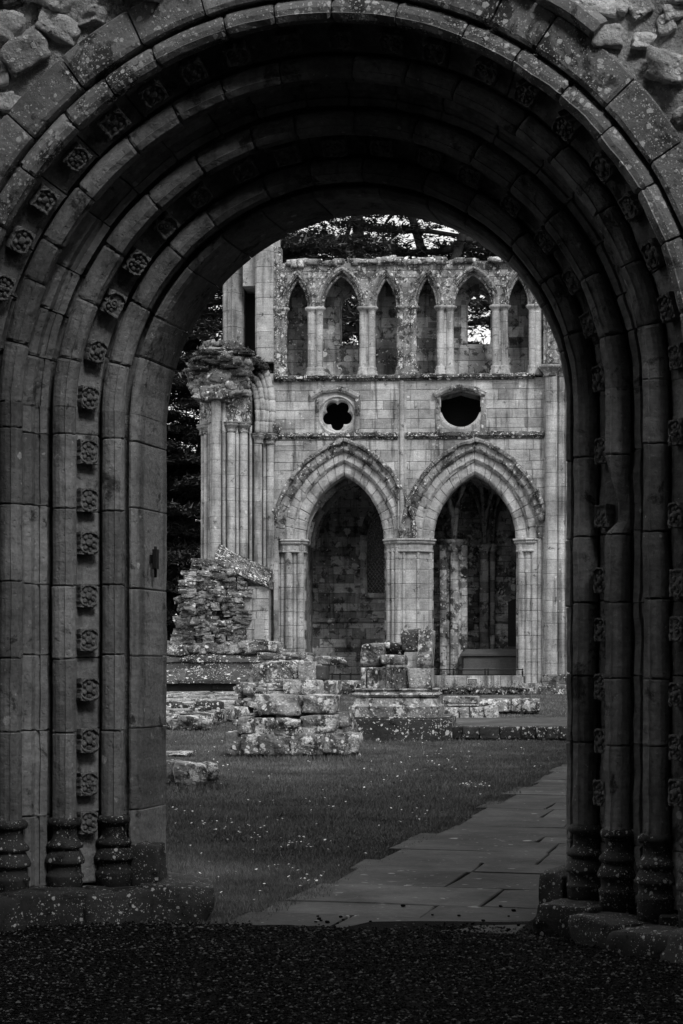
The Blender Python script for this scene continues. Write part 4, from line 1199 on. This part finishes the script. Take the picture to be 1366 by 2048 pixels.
# ------------------------------------------------------------------ ruined fragments on the lawn
def gY(py): return 8030.0 / (py - 1320 + 65.0)
class Frag:
    """a fragment standing on the lawn: pixel units of the photograph turned into metres at its own distance"""
    def __init__(s, name, px, py, label, cat, rz=-.2, Y=None, group=None):
        s.px, s.py = px, py; s.Y = Y or gY(py); s.k = s.Y / 4000
        X = (px - 683) * s.k; s.o = empty(name, (X, s.Y, 1.6 + (1320 - py) * s.k), rz, label, cat, group)
    def x(s, px): return (px - s.px) * s.k
    def z(s, py): return (s.py - py) * s.k
    def stone(s, name, p0, p1, q0, q1, dep=.3, y=0., mat='ruin', n=9, rd=.14, amp=.12, tilt=0., rz=0., tone=None):
        m = MB(); rock(m, (s.x((p0 + p1) / 2), y, s.z((q0 + q1) / 2)), ((p1 - p0) / 2 * s.k * .97, dep, (q1 - q0) / 2 * s.k * .94), n, rd, amp, rz, tilt, tone)
        return m.build(name, M[mat], s.o)
# rubble stump in the middle of the lawn
f = Frag('rubble_stump', 590, 1508, 'stepped stump of big white-lichened blocks standing alone on the lawn', 'ruin', -.12)
for a in ((455, 508, 1462, 1510, .35, -.15), (492, 560, 1464, 1508, .4, -.45), (548, 600, 1470, 1510, .35, -.5), (590, 660, 1462, 1508, .4, -.48), (655, 726, 1462, 1505, .42, -.35),
          (552, 640, 1440, 1480, .4, -.2), (482, 525, 1432, 1466, .35, -.2), (518, 560, 1432, 1468, .35, -.35), (556, 606, 1434, 1470, .35, -.38), (605, 682, 1428, 1464, .4, -.15), (640, 690, 1446, 1480, .35, -.1),
          (524, 612, 1388, 1430, .38, -.2), (612, 678, 1388, 1426, .38, -.18), (556, 620, 1424, 1440, .35, -.1), (508, 530, 1415, 1432, .3, -.05)):
    f.stone('stone_block', *a[:4], dep=a[4], y=a[5] * .6, rd=.16, amp=.13, rz=ru(-.12, .12), tilt=ru(-.05, .05))
m = MB()
for k in range(34):
    px = ru(470, 715); py = ru(1440, 1508) if 1 else 0
    s = ru(.04, .11); rock(m, (f.x(px), ru(-.3, .0), f.z(py)), (s * 1.4, s, s * .8), 4, .35, .25, ru(0, 3), ru(-.3, .3))
rock(m, (f.x(590), .45, f.z(1465)), (f.k * 110, .5, f.k * 38), 8, .2, .1)
m.build('packing_stones', M['ruin'], f.o)
# rubble slope behind the stump, running back to the pier foot
f = Frag('rubble_wall_end', 570, 1420, 'crumbled wall end of thin stones stepping up behind the stump', 'ruin', -.15, Y=46)
rows = [(1306, 1320, 500, 600), (1314, 1330, 560, 622), (1326, 1340, 535, 622), (1334, 1352, 505, 600), (1346, 1366, 490, 570), (1360, 1388, 560, 640), (1366, 1380, 480, 560), (1378, 1400, 478, 540), (1390, 1415, 495, 560), (1384, 1404, 540, 640)]
for (q0, q1, p0, p1) in rows:
    px = p0; m = MB()
    while px < p1:
        l = ru(26, 62); rock(m, (f.x(px + l / 2), ru(-.15, .15) + (q0 - 1390) * -.012, f.z((q0 + q1) / 2)), (l / 2 * f.k * 1.05, .35, (q1 - q0) / 2 * f.k * 1.1), 6, .25, .2, ru(-.2, .2), ru(-.08, .08)); px += l
    m.build('stone_course', M['ruin'], f.o)
m = MB()
for k in range(45):
    px = ru(480, 625); py = ru(1306 + max(0, 555 - px) * .9, 1412); s = ru(.05, .16)
    rock(m, (f.x(px), ru(-.45, .1) + (py - 1390) * -.012, f.z(py)), (s * 1.5, s, s * .6), 4, .35, .25, ru(0, 3), ru(-.3, .3))
rock(m, (f.x(560), .9, f.z(1380)), (f.k * 60, .9, f.k * 55), 7, .3, .15)
m.build('packing_stones', M['ruin'], f.o)
f.stone('stone_block', 572, 650, 1358, 1390, .4, -.15, rd=.2, amp=.08)
f.stone('stone_block', 600, 634, 1322, 1360, .4, .1, rd=.1, amp=.06)
f.stone('stone_block', 628, 652, 1330, 1360, .35, .3, mat='flag', rd=.1, amp=.05)
f.stone('stone_block', 622, 675, 1360, 1394, .4, .35, mat='ruin', rd=.2, amp=.12)
# pier stump with moulded base
f = Frag('pier_stump', 792, 1472, 'broken pier stump on a stepped moulded base in front of the middle arcade pier', 'ruin', -.10)
k = f.k
def oc(px0, px1, d, ch): 
    x0, x1 = f.x(px0), f.x(px1); c = ch
    return [(x0, d), (x0, -d + c), (x0 + c, -d), (x1 - c, -d), (x1, -d + c), (x1, d)]
m = MB(); stack(m, oc(682, 908, 1.0, .25), 0, 0, zs=[f.z(1480), f.z(1434)], shrink=.03); stack(m, oc(690, 902, .92, .25), 0, 0, zs=[f.z(1434), f.z(1431)], shrink=.01); m.build('base_step', M['dark'], f.o)
m = MB(); stack(m, oc(702, 884, .84, .3), 0, 0, zs=[f.z(1434), f.z(1410)], shrink=.03, tones=[.3]); m.build('base_step', M['ruin'], f.o)
m = MB()
pl = oc(712, 878, .78, .28); cx = sum(p[0] for p in pl) / 6; cy = 0
rs = []
for dk, py in ((.03, 1411), (.0, 1407), (-.02, 1396), (-.05, 1394), (.01, 1391), (.03, 1388), (.01, 1385), (-.04, 1383), (-.02, 1380), (.0, 1378), (-.06, 1376)):
    rs.append([(x + dk * (1 if x > cx else -1), y + dk * (1 if y > 0 else -1), f.z(py)) for x, y in pl])
rings(m, rs, .7); m.build('base_moulding', M['ruin'], f.o)
m = MB(); stack(m, oc(726, 822, .64, .2), 0, 0, zs=[f.z(1377), f.z(1334)], shrink=.02, tones=[.3])
for px in (733, 745, 757, 769, 781, 793): stack(m, circ(f.x(px), -.64, .045, 8), 0, 0, zs=[f.z(1376), f.z(1335)], tones=[.4])
m.build('drum', M['ruin'], f.o)
f.stone('stone_block', 820, 867, 1334, 1378, .60, 0, n=8, rd=.06, amp=.03)
f.stone('stone_block', 724, 772, 1286, 1336, .55, 0, n=9, rd=.30, amp=.10)
f.stone('stone_block', 766, 816, 1309, 1330, .40, -.25, n=8, rd=.2, amp=.08)
f.stone('stone_block', 838, 867, 1258, 1338, .50, .05, n=8, rd=.06, amp=.05)
f.stone('stone_block', 804, 846, 1258, 1304, .42, .08, n=8, rd=.12, amp=.12, mat='dark')
f.stone('stone_block', 766, 808, 1284, 1312, .40, .15, n=8, rd=.35, amp=.22, mat='dark', tilt=.35)
f.stone('stone_block', 786, 826, 1282, 1300, .35, .2, n=7, rd=.3, amp=.2, mat='ruin', tilt=-.3)
# fallen blocks right of it
f = Frag('low_stone_wall', 940, 1440, 'short row of white-lichened dressed blocks right of the pier stump, one bevelled block on top', 'ruin', -.10)
m = MB(); stack(m, [(f.x(888), .45), (f.x(888), -.36), (f.x(958), -.36), (f.x(958), .45)], 0, 0, zs=[f.z(1412), f.z(1406), f.z(1392)], shrink=.05, tones=[.9, .8]); m.build('bevelled_block', M['ruin'], f.o)
for a, b in ((884, 920), (920, 940), (940, 973)): f.stone('stone_block', a, b, 1413, 1440, .45, .05, n=7, rd=.08, amp=.05, tone=.85)
f.stone('stone_block', 970, 997, 1410, 1438, .42, -.05, n=7, rd=.12, amp=.06, tilt=-.1, tone=.85)
f = Frag('rounded_stone_row', 1015, 1424, 'low row of rounded worn kerb stones ending on grass before the right arch', 'ruin', -.10)
for a, b in ((955, 1024), (1022, 1044), (1043, 1062), (1060, 1080)): f.stone('stone_block', a, b, 1396, 1425, .4, 0, n=8, rd=.35, amp=.06)
f.stone('stone_block', 958, 1040, 1393, 1402, .6, .8, n=7, rd=.2, amp=.1, mat='flag')
f = Frag('stone_kerb', 1040, 1476, 'long low dark stone kerb edging a strip of path across the right of the lawn', 'kerb', -.10)
px = 900
for l in (26, 34, 40, 42, 30, 48, 40, 46): f.stone('kerb_stone', px, px + l, 1452, 1478, .28, 0, mat='dark', n=7, rd=.10, amp=.08); px += l
m = MB(); rings(m, [[(f.x(870), y, z) for y, z in ((.1, .2), (4.2, .24), (4.2, .12), (.1, .1))], [(f.x(1230), y, z) for y, z in ((.1, .22), (4.2, .26), (4.2, .12), (.1, .1))]], .6); m.build('path_strip', M['flag'], f.o)
# ledges at the left
f = Frag('stone_platform', 420, 1450, 'low platform of flat worn slabs with a broken front edge, beside the left jamb', 'platform', 0, Y=41)
m = MB()
Yb = 57.0
for k in range(130):
    Y = ru(41.5, Yb); px = ru(300, 505)
    zpl = 1.6 - (1432 + (1390 - 1432) * ((1 / 41 - 1 / Y) / (1 / 41 - 1 / Yb)) - 1320) * Y / 4000
    front = 1437 - (px - 335) * .19 if px > 395 else 1444 - max(0, 360 - px) * .1
    pyv = 1320 + (1.6 - zpl) * 4000 / Y
    if pyv > front: continue
    rock(m, ((px - 683) / 4000 * Y - f.o.location.x, Y - f.o.location.y, zpl - f.o.location.z + ru(-.05, .02)), (ru(.25, .6), ru(.4, 1.0), ru(.06, .11)), 6, .15, .16, ru(-.3, .3), ru(-.02, .02))
m.build('paving_slab', M['ruin'], f.o)
m = MB()
for k in range(64):
    px = 318 + k * 2.95; front = (1446 - (px - 395) * .23) if px > 395 else 1452 - (395 - px) * .06 + 2
    Y = gY(front + 3) - .3
    h = .20 * ru(.8, 1.15)
    rock(m, ((px - 683) / 4000 * Y - f.o.location.x, Y - f.o.location.y + .25, gz(Y) + h * .5 - f.o.location.z), (ru(.11, .26), ru(.2, .45), h * .62), 6, .25, .18, ru(-.3, .3), ru(-.05, .05))
m.build('edge_stone', M['ruin'], f.o)
m = MB()
for k in range(34):
    px = ru(320, 420); py = ru(1412, 1440); Y = ru(42, 47); s = ru(.1, .22)
    rock(m, ((px - 683) / 4000 * Y - f.o.location.x, Y - f.o.location.y, 1.6 + (1320 - py) * Y / 4000 - f.o.location.z), (s * 1.5, s * 1.3, s * .55), 5, .25, .22, ru(-.4, .4), ru(-.1, .1), tone=.2)
m.build('rough_stone', M['dark'], f.o)
# loose stones on the grass close to the left jamb
f = Frag('broken_stone_slab', 375, 1566, 'long broken stone slab lying on the grass close to the left jamb', 'stone', .1)
f.stone('slab', 300, 352, 1520, 1566, .35, .1, rd=.2, amp=.14, mat='ruin', tone=.25); f.stone('slab', 346, 412, 1522, 1568, .4, -.1, rd=.16, amp=.14, tilt=.10, tone=.4); f.stone('slab', 400, 438, 1524, 1562, .3, 0, rd=.55, amp=.12, tone=.2)
f = Frag('flat_stone', 360, 1508, 'thin flat stone sunk in the grass behind the broken slab', 'stone', 0)
f.stone('slab', 330, 384, 1502, 1510, .2, 0, rd=.3, amp=.2)
# ------------------------------------------------------------------ low wall, railing, plaque, tomb and slab in the arches
lw = empty('low_chapel_wall', (FX, FY, 0), -FB, 'low pale stone kerb wall closing the foot of both arches, mossy below', 'wall')
m = MB(); blockwall(m, U(655, -.7), U(735, -.7), Z(1400, -.7), Z(1361, -.7), -.75, ch=(.3, .4), bl=(.9, 1.6), dep=.5, gap=.012); m.build('wall_block', M['ruin'], lw)
m = MB(); blockwall(m, U(860, -.7), U(1047, -.7), Z(1376, -.7), Z(1351, -.7), -.75, ch=(.42, .45), bl=(.9, 1.6), dep=.5, gap=.012); m.build('wall_block', M['wall'], lw)
m = MB()
for k in range(120):
    px = ru(862, 1060); py = ru(1377, 1390); s = ru(.03, .07); rock(m, (U(px, -.9), -.85 + ru(-.15, .1), Z(py, -.9)), (s * 1.6, s, s * .7), 5, .3, .4, ru(0, 3))
for k in range(40):
    px = ru(620, 735); py = ru(1372, 1400); s = ru(.08, .2); rock(m, (U(px, -.9), -.95 + ru(-.2, .1), Z(py, -.9)), (s * 1.6, s, s * .6), 4, .4, .25, ru(0, 3))
m.build('mossy_footing', M['dark'], lw)
m = MB()
for k in range(420):
    px = ru(868, 1046); q = rnd(); py = 1374 - q * q * 22 * max(0, .5 + n3(px * .05, 4, 4)); c = Vector((U(px, -.8), -.78 - ru(0, .05), Z(py, -.8))); s = ru(.012, .03)
    d = Vector((ru(-1, 1), -abs(ru(0, 1)), ru(-1, 1))).normalized() * s; e = Vector((ru(-1, 1), ru(-.3, .3), ru(-1, 1))).normalized() * s * .7
    m.add([tuple(c - e), tuple(c + e), tuple(c + d * 1.6)], [(0, 1, 2)], rnd())
m.build('creeper', M['leaf'], lw)
pq = empty('wall_plaque', (FX + 0, FY, 0), -FB, 'small dark plaque with a pale border fixed to the low wall under the right arch', 'plaque')
m = MB(); box(m, U(938, -.78), U(958, -.78), -.785, -.74, Z(1367, -.78), Z(1356.5, -.78), .003, .5); m.build('border', M['paint'], pq)
m = MB(); box(m, U(939, -.79), U(957, -.79), -.792, -.783, Z(1366, -.79), Z(1357.5, -.79)); m.build('panel', M['plate'], pq)
m = MB()
for k in range(4):
    px = 941
    while px < 954:
        l = ru(1, 2.6); box(m, U(px, -.8), U(min(px + l, 955), -.8), -.795, -.7925, Z(1360 + k * 1.6 + .35, -.8), Z(1360 + k * 1.6 - .05, -.8)); px += l + .5
m.build('lettering', M['paint'], pq)
def railing(px0, px1, posts, pyt, pyb, label):
    r = empty('iron_railing', (FX, FY, 0), -FB, label, 'railing', 'low iron railings in the arches'); w_ = -.45
    m = MB(); tube(m, [(U(px0, w_), w_, Z(pyt, w_)), (U((px0 + px1) / 2, w_), w_, Z(pyt + .8, w_)), (U(px1, w_), w_, Z(pyt, w_))], .018, 6); m.build('rail', M['iron'], r)
    for p in posts:
        m = MB(); stack(m, [(U(p, w_) - .028, w_ + .028), (U(p, w_) - .028, w_ - .028), (U(p, w_) + .028, w_ - .028), (U(p, w_) + .028, w_ + .028)], 0, 0, zs=[Z(pyb + 2, w_), Z(pyt + 2, w_)], shrink=0); lathe(m, U(p, w_), w_, [(.02, Z(pyt + 2, w_)), (.03, Z(pyt, w_)), (.02, Z(pyt - 2, w_))], 8)
        m.build('post', M['iron'], r)
railing(866, 1048, (909, 972, 978, 1028, 1046), 1339, 1352, 'thin black iron railing on the low wall under the right arch')
railing(638, 735, (666, 682, 703), 1348, 1362, 'thin black iron railing under the left arch, beside the pier stump')
tm = empty('tomb_chest', (FX, FY, 0), -FB, 'dark grey table tomb with a sloping lid inside the right arch', 'tomb')
w_ = 1.9
m = MB(); box(m, U(918, w_), U(1052, w_), w_, w_ + 1.0, Z(1350, w_), Z(1312, w_), .02, .6); box(m, U(916, w_), U(1054, w_), w_ - .03, w_ + 1.03, Z(1350, w_), Z(1336, w_), .02, .6); m.build('chest', M['tomb'], tm)
m = MB(); a, b = U(914, w_), U(1056, w_)
rings(m, [[(a - .04, w_ - .08, Z(1312, w_) + .004), (b, w_ - .08, Z(1312, w_) + .004), (b, w_ + 1.08, Z(1312, w_) + .004), (a - .04, w_ + 1.08, Z(1312, w_) + .004)], [(a - .04, w_ - .08, Z(1308, w_)), (b, w_ - .08, Z(1308, w_)), (b, w_ + 1.08, Z(1308, w_)), (a - .04, w_ + 1.08, Z(1308, w_))], [(a + .2, w_ + .25, Z(1298, w_)), (b - .2, w_ + .25, Z(1298, w_)), (b - .2, w_ + .8, Z(1298, w_)), (a + .2, w_ + .8, Z(1298, w_))]], .5)
m.build('lid', M['tomb'], tm)
hs_ = empty('grave_slab', (FX, FY, 0), -FB, 'tall black slab with a rounded shoulder leaning on the chapel wall above the tomb', 'slab')
w_ = 3.6; cu_, hw = U(1024, w_), (U(1048, w_) - U(1000, w_)) / 2
pts = [(cu_ - hw, Z(1293, w_)), (cu_ + hw, Z(1293, w_)), (cu_ + hw, Z(1207, w_))] + [(cu_ + hw * math.cos(PI * q / 8) * .97, Z(1207, w_) + .16 * math.sin(PI * q / 8)) for q in range(1, 8)] + [(cu_ - hw, Z(1207, w_))]
m = MB(); rings(m, [[(p[0], w_, p[1]) for p in pts], [(p[0], w_ + .16, p[1]) for p in pts]], .5); m.build('slab', M['slate_and_shade'], hs_)
m = MB(); box(m, cu_ - hw - .15, cu_ + hw + .15, w_ - .12, w_ + .3, Z(1352, w_), Z(1293, w_) - .003, .02); m.build('plinth', M['tomb'], hs_)
ch = empty('floor_slab', (FX, FY, 0), -FB, 'grey stone slab standing against the wall inside the left arch, right of the rubble slope', 'slab')
m = MB(); w_ = .9; box(m, U(640, w_), U(662, w_), w_, w_ + .2, Z(1360, w_), Z(1322, w_), .02, .6); m.build('slab', M['flag'], ch)
# ------------------------------------------------------------------ trees
def tree_mesh(seed, H, R, nl, dens, zlo=.12, flat=1., lead=3, tuft=(.16, .34)):
    random.seed(seed)
    wood = MB(); leaf = MB()
    limbs = []
    base = [(0, 0, 0), (.1, 0, H * .12), (-.05, .1, H * .3)]
    r0 = H * .024
    tube(wood, base, [r0 * 1.25, r0, r0 * .85], 9)
    leaders = []
    for k in range(lead):
        a = 2 * PI * k / lead + ru(-.5, .5); sp = ru(.10, .30) * H
        pts = [base[-1]]
        for q in (.25, .5, .75, 1.):
            pts.append((sp * math.cos(a) * q ** .8 + ru(-.2, .2), sp * math.sin(a) * q ** .8 + ru(-.2, .2), H * .3 + (H * .68) * q * ru(.95, 1.02)))
        tube(wood, pts, [r0 * .62, r0 * .5, r0 * .36, r0 * .22, r0 * .06], 7); leaders.append(pts)
    for k in range(nl):
        h = zlo + (.98 - zlo) * (k + rnd()) / nl
        z = h * H
        if z < H * .3: p0 = Vector((0, 0, z))
        else:
            L = random.choice(leaders); t = (z - H * .3) / (H * .68) * 4; i = min(3, int(t)); p0 = Vector(L[i]).lerp(Vector(L[i + 1]), min(1, t - i))
        a = k * 2.4 + ru(-.4, .4)
        ln = R * (1.05 - max(0, h - .45) * 1.25) * ru(.65, 1.1)
        dz = ru(-.08, .18) * ln
        pts = []
        for q in range(6):
            t = q / 5; pts.append(p0 + Vector((math.cos(a) * ln * t, math.sin(a) * ln * t, dz * math.sin(t * 2.2) - .05 * ln * t * t + ru(-.1, .1))))
        tube(wood, [tuple(p) for p in pts], [r0 * .24 * (1 - .85 * q / 5) + .015 for q in range(6)], 5)
        nt_ = int(dens * ln)
        for q in range(nt_):
            t = ru(.12, 1.04); i = min(4, int(t * 5)); c0 = pts[i].lerp(pts[i + 1], t * 5 - i)
            wd = ln * .30 * math.sin(min(1, t * .9 + .1) * PI * .85) + .2
            s = ru(-1, 1) * wd; c0 = c0 + Vector((-math.sin(a) * s, math.cos(a) * s, -.10 * abs(s) + ru(-.10, .16) * flat))
            tn = rnd()
            for e in range(6):
                d = Vector((math.cos(a) + ru(-1.1, 1.1), math.sin(a) + ru(-1.1, 1.1), ru(-.35, .45))).normalized() * ru(*tuft)
                o = c0 + Vector((ru(-.18, .18), ru(-.18, .18), ru(-.06, .06)))
                w_ = d.cross(Vector((ru(-.4, .4), ru(-.4, .4), 1))).normalized() * d.length * .20
                leaf.add([tuple(o - w_), tuple(o + w_), tuple(o + d)], [(0, 1, 2)], min(1, max(0, tn * .7 + rnd() * .3)))
    return wood, leaf
def tree(x, y, label, args, rz=0, group='cedar trees behind the ruin', cat='tree', name='cedar_tree', mat='needles'):
    w_, l_ = tree_mesh(*args)
    t = empty(name, (x, y, gz(y) - .1), rz, label, cat, group)
    w_.build('trunk', M['bark'], t); l_.build('crown', M[mat], t)
    return t
#            seed  H   R   limbs dens zlo
tree(1.2, 86, 'broad dark cedar rising behind the gallery with level branches against the sky', (11, 27, 11, 80, 32, .28, 1., 4, (.18, .38)))
tree(8.5, 94, 'cedar with thick slanting limbs behind the right end of the gallery', (12, 29, 12, 80, 29, .3, 1., 4, (.2, .4)))
tree(-7.2, 79, 'dark drooping cedar filling the gap between the left jamb and the clustered pier', (13, 18.5, 6.5, 130, 90, .03, 1., 2))
tree(-4.5, 98, 'tall cedar behind the broken pier top, sky showing through its branches', (14, 26, 9, 70, 26, .1, 1., 3, (.2, .4)))
tree(17, 90, 'cedar standing beyond the right jamb', (15, 24, 9, 40, 18, .1, 1., 3))
tree(-14, 88, 'dark cedar furthest left behind the wall', (16, 22, 9, 80, 60, .03, 1., 3, (.2, .4)))
# unseen trees added behind and beside the camera: they keep the doorway in shade
GS = 'unseen trees added to shade the doorway'
tree(-9.8, -3, 'large unseen tree added left of the viewpoint to shade the doorway', (31, 25, 11, 80, 30, .18, 2., 4, (.5, .9)), 0, GS, 'tree', 'added_shade_tree', 'leaf')
tb = tree(-1, -21, 'unseen tree added around the viewpoint to shade the doorway', (33, 34, 14, 90, 30, .08, 2., 4, (.6, 1.)), 2, GS, 'tree', 'added_shade_tree', 'leaf')
for (x, y, s, r) in ((-17, -16, .62, 1), (17, -19, .5, 2), (-23, -5, .6, 3), (29, -6, .4, 4), (33, 4, .4, 5), (-28, 6, .5, 6), (-9, -28, .7, 2.5), (7.6, 0, .42, 3.3), (10, -30, .72, .5)):  # more copies added out of view to cut sun and low sky
    c = tb.copy(); COL.objects.link(c); c.location = (x, y, gz(y) - .1); c.scale = (s, s, s); c.rotation_euler = (0, 0, r)
    for ch in list(tb.children):
        d = ch.copy(); COL.objects.link(d); d.parent = c
random.seed(99)
# ------------------------------------------------------------------ grass and flowers
m = MB()
def blade(X, Y, h, wd, t, dz=0.):
    a = ru(0, 6.3); z = lz(X, Y) + dz; l = ru(.2, .8) * h; b = ru(0, 6.3)
    m.v.extend([(X - wd * math.cos(a), Y - wd * math.sin(a), z), (X + wd * math.cos(a), Y + wd * math.sin(a), z), (X + l * math.cos(b), Y + l * math.sin(b), z + h)])
    i = len(m.v) - 3; m.f.append((i, i + 1, i + 2)); m.t.append(t); m.s.append(False)
for (y0, y1, n, h, wd) in ((13.3, 17, 60000, .035, .0024), (17, 24, 80000, .034, .0032), (24, 36, 80000, .036, .0048), (36, 60, 50000, .04, .009)):
    for k in range(n):
        Y = ru(y0, y1); X = ru(-.105, .135) * Y
        if Y < 14.4 and X < -1.7: continue
        if Y < 13.6 + .3 * n3(X * 2, 1, 1) and X < -.5: continue
        if on_path(X, Y, -.15 + .13 * n3(X * 3, Y * 3, 8)): continue
        g_ = n3(X * 1.1, Y * .7, 3)
        blade(X, Y, h * ru(.5, 1.2) * (1 + .5 * g_), wd, min(1, max(0, .5 + .5 * g_ + ru(-.35, .35))))
# tufts at the path edge and by the right jamb
for k in range(12000):
    b = ru(0, 22); a = ru(-.14, .16) + .16 * n3(b * 1.6, 1, 6); p = pw(a, b, 0); blade(p[0], p[1], ru(.015, .045), .003, rnd() * .7, .025)
for k in range(2200):
    X = ru(1.15, 1.75); Y = ru(12.7, 13.6); 
    if n3(X * 4, Y * 4, 2) > -.15: blade(X, Y, ru(.03, .08), .003, rnd() * .6)
# longer grass against the stones and in the path joints
for (cx, cy, rx, n) in ((-.75, 31.0, 1.15, 1500), (1.0, 36.6, 1.2, 900), (-1.95, 25.7, .5, 900), (3.5, 37.0, 2.2, 1200), (-1.0, 13.7, .35, 160)):
    for k in range(n):
        blade(cx + ru(-rx, rx), cy + ru(-.75, .1), ru(.03, .11) if cy > 20 else ru(.02, .05), .006 if cy > 20 else .003, rnd() * .8)
tag(m.build('grass', M['grass']), 'short mown lawn grass spread behind the doorway', 'grass', kind='stuff')
# daisies
m = MB()
for k in range(7):
    a = 2 * PI * k / 7; m.v.append((.011 * math.cos(a), .011 * math.sin(a), .0))
m.v += [(0, 0, .004), (0, 0, -.035), (.002, 0, -.035), (.0, .002, -.035)]
for k in range(7): m.f.append((k, (k + 1) % 7, 7))
m.f += [(8, 9, 7), (9, 10, 7), (10, 8, 7)]
m.t = [.5] * len(m.f); m.s = [False] * len(m.f)
proto = m.build('daisy', M['daisy'])
cl = [(ru(-.09, .11), ru(15, 36), ru(.12, .8)) for _ in range(26)]
cnt = 0
while cnt < 300:
    if rnd() < .78:
        q = random.choice(cl); X = q[0] * q[1] + random.gauss(0, q[2]); Y = q[1] + random.gauss(0, q[2] * 1.6)
    else: Y = 14.6 + 26 * rnd() ** 1.3; X = ru(-.095, .115) * Y
    if Y < 14.6 or on_path(X, Y, .05) or X / Y < -.087 or X / Y > .115: continue
    o = proto if cnt == 0 else proto.copy()
    if cnt: COL.objects.link(o)
    s = ru(.8, 1.3) * (1 + max(0, Y - 20) * .012); o.scale = (s, s, 1); o.location = (X, Y, lz(X, Y) + .034)
    o.rotation_euler = (ru(-.5, .1), ru(-.3, .3), ru(0, 6))
    tag(o, 'tiny white daisy flower in the mown lawn', 'daisy', 'white daisies scattered over the lawn'); cnt += 1
# pebbles kicked on to the flags
m = MB(); rock(m, (0, 0, 0), (.016, .013, .010), 4, .5, .3, tone=.3); proto = m.build('pebble', M['gravel'])
cnt = 0
while cnt < 24:
    b = abs(random.gauss(0, .45)); a = ru(.2, 2.0); p = pw(a, b, 0)
    if b > 1.3: continue
    o = proto if cnt == 0 else proto.copy()
    if cnt: COL.objects.link(o)
    s = ru(.45, 1.0); o.scale = (s, s, s); o.location = (p[0], p[1], gz(p[1]) + .022); o.rotation_euler = (0, 0, ru(0, 6))
    tag(o, 'small dark pebble lying on the first flagstones', 'pebble', 'dark pebbles on the flagstones'); cnt += 1
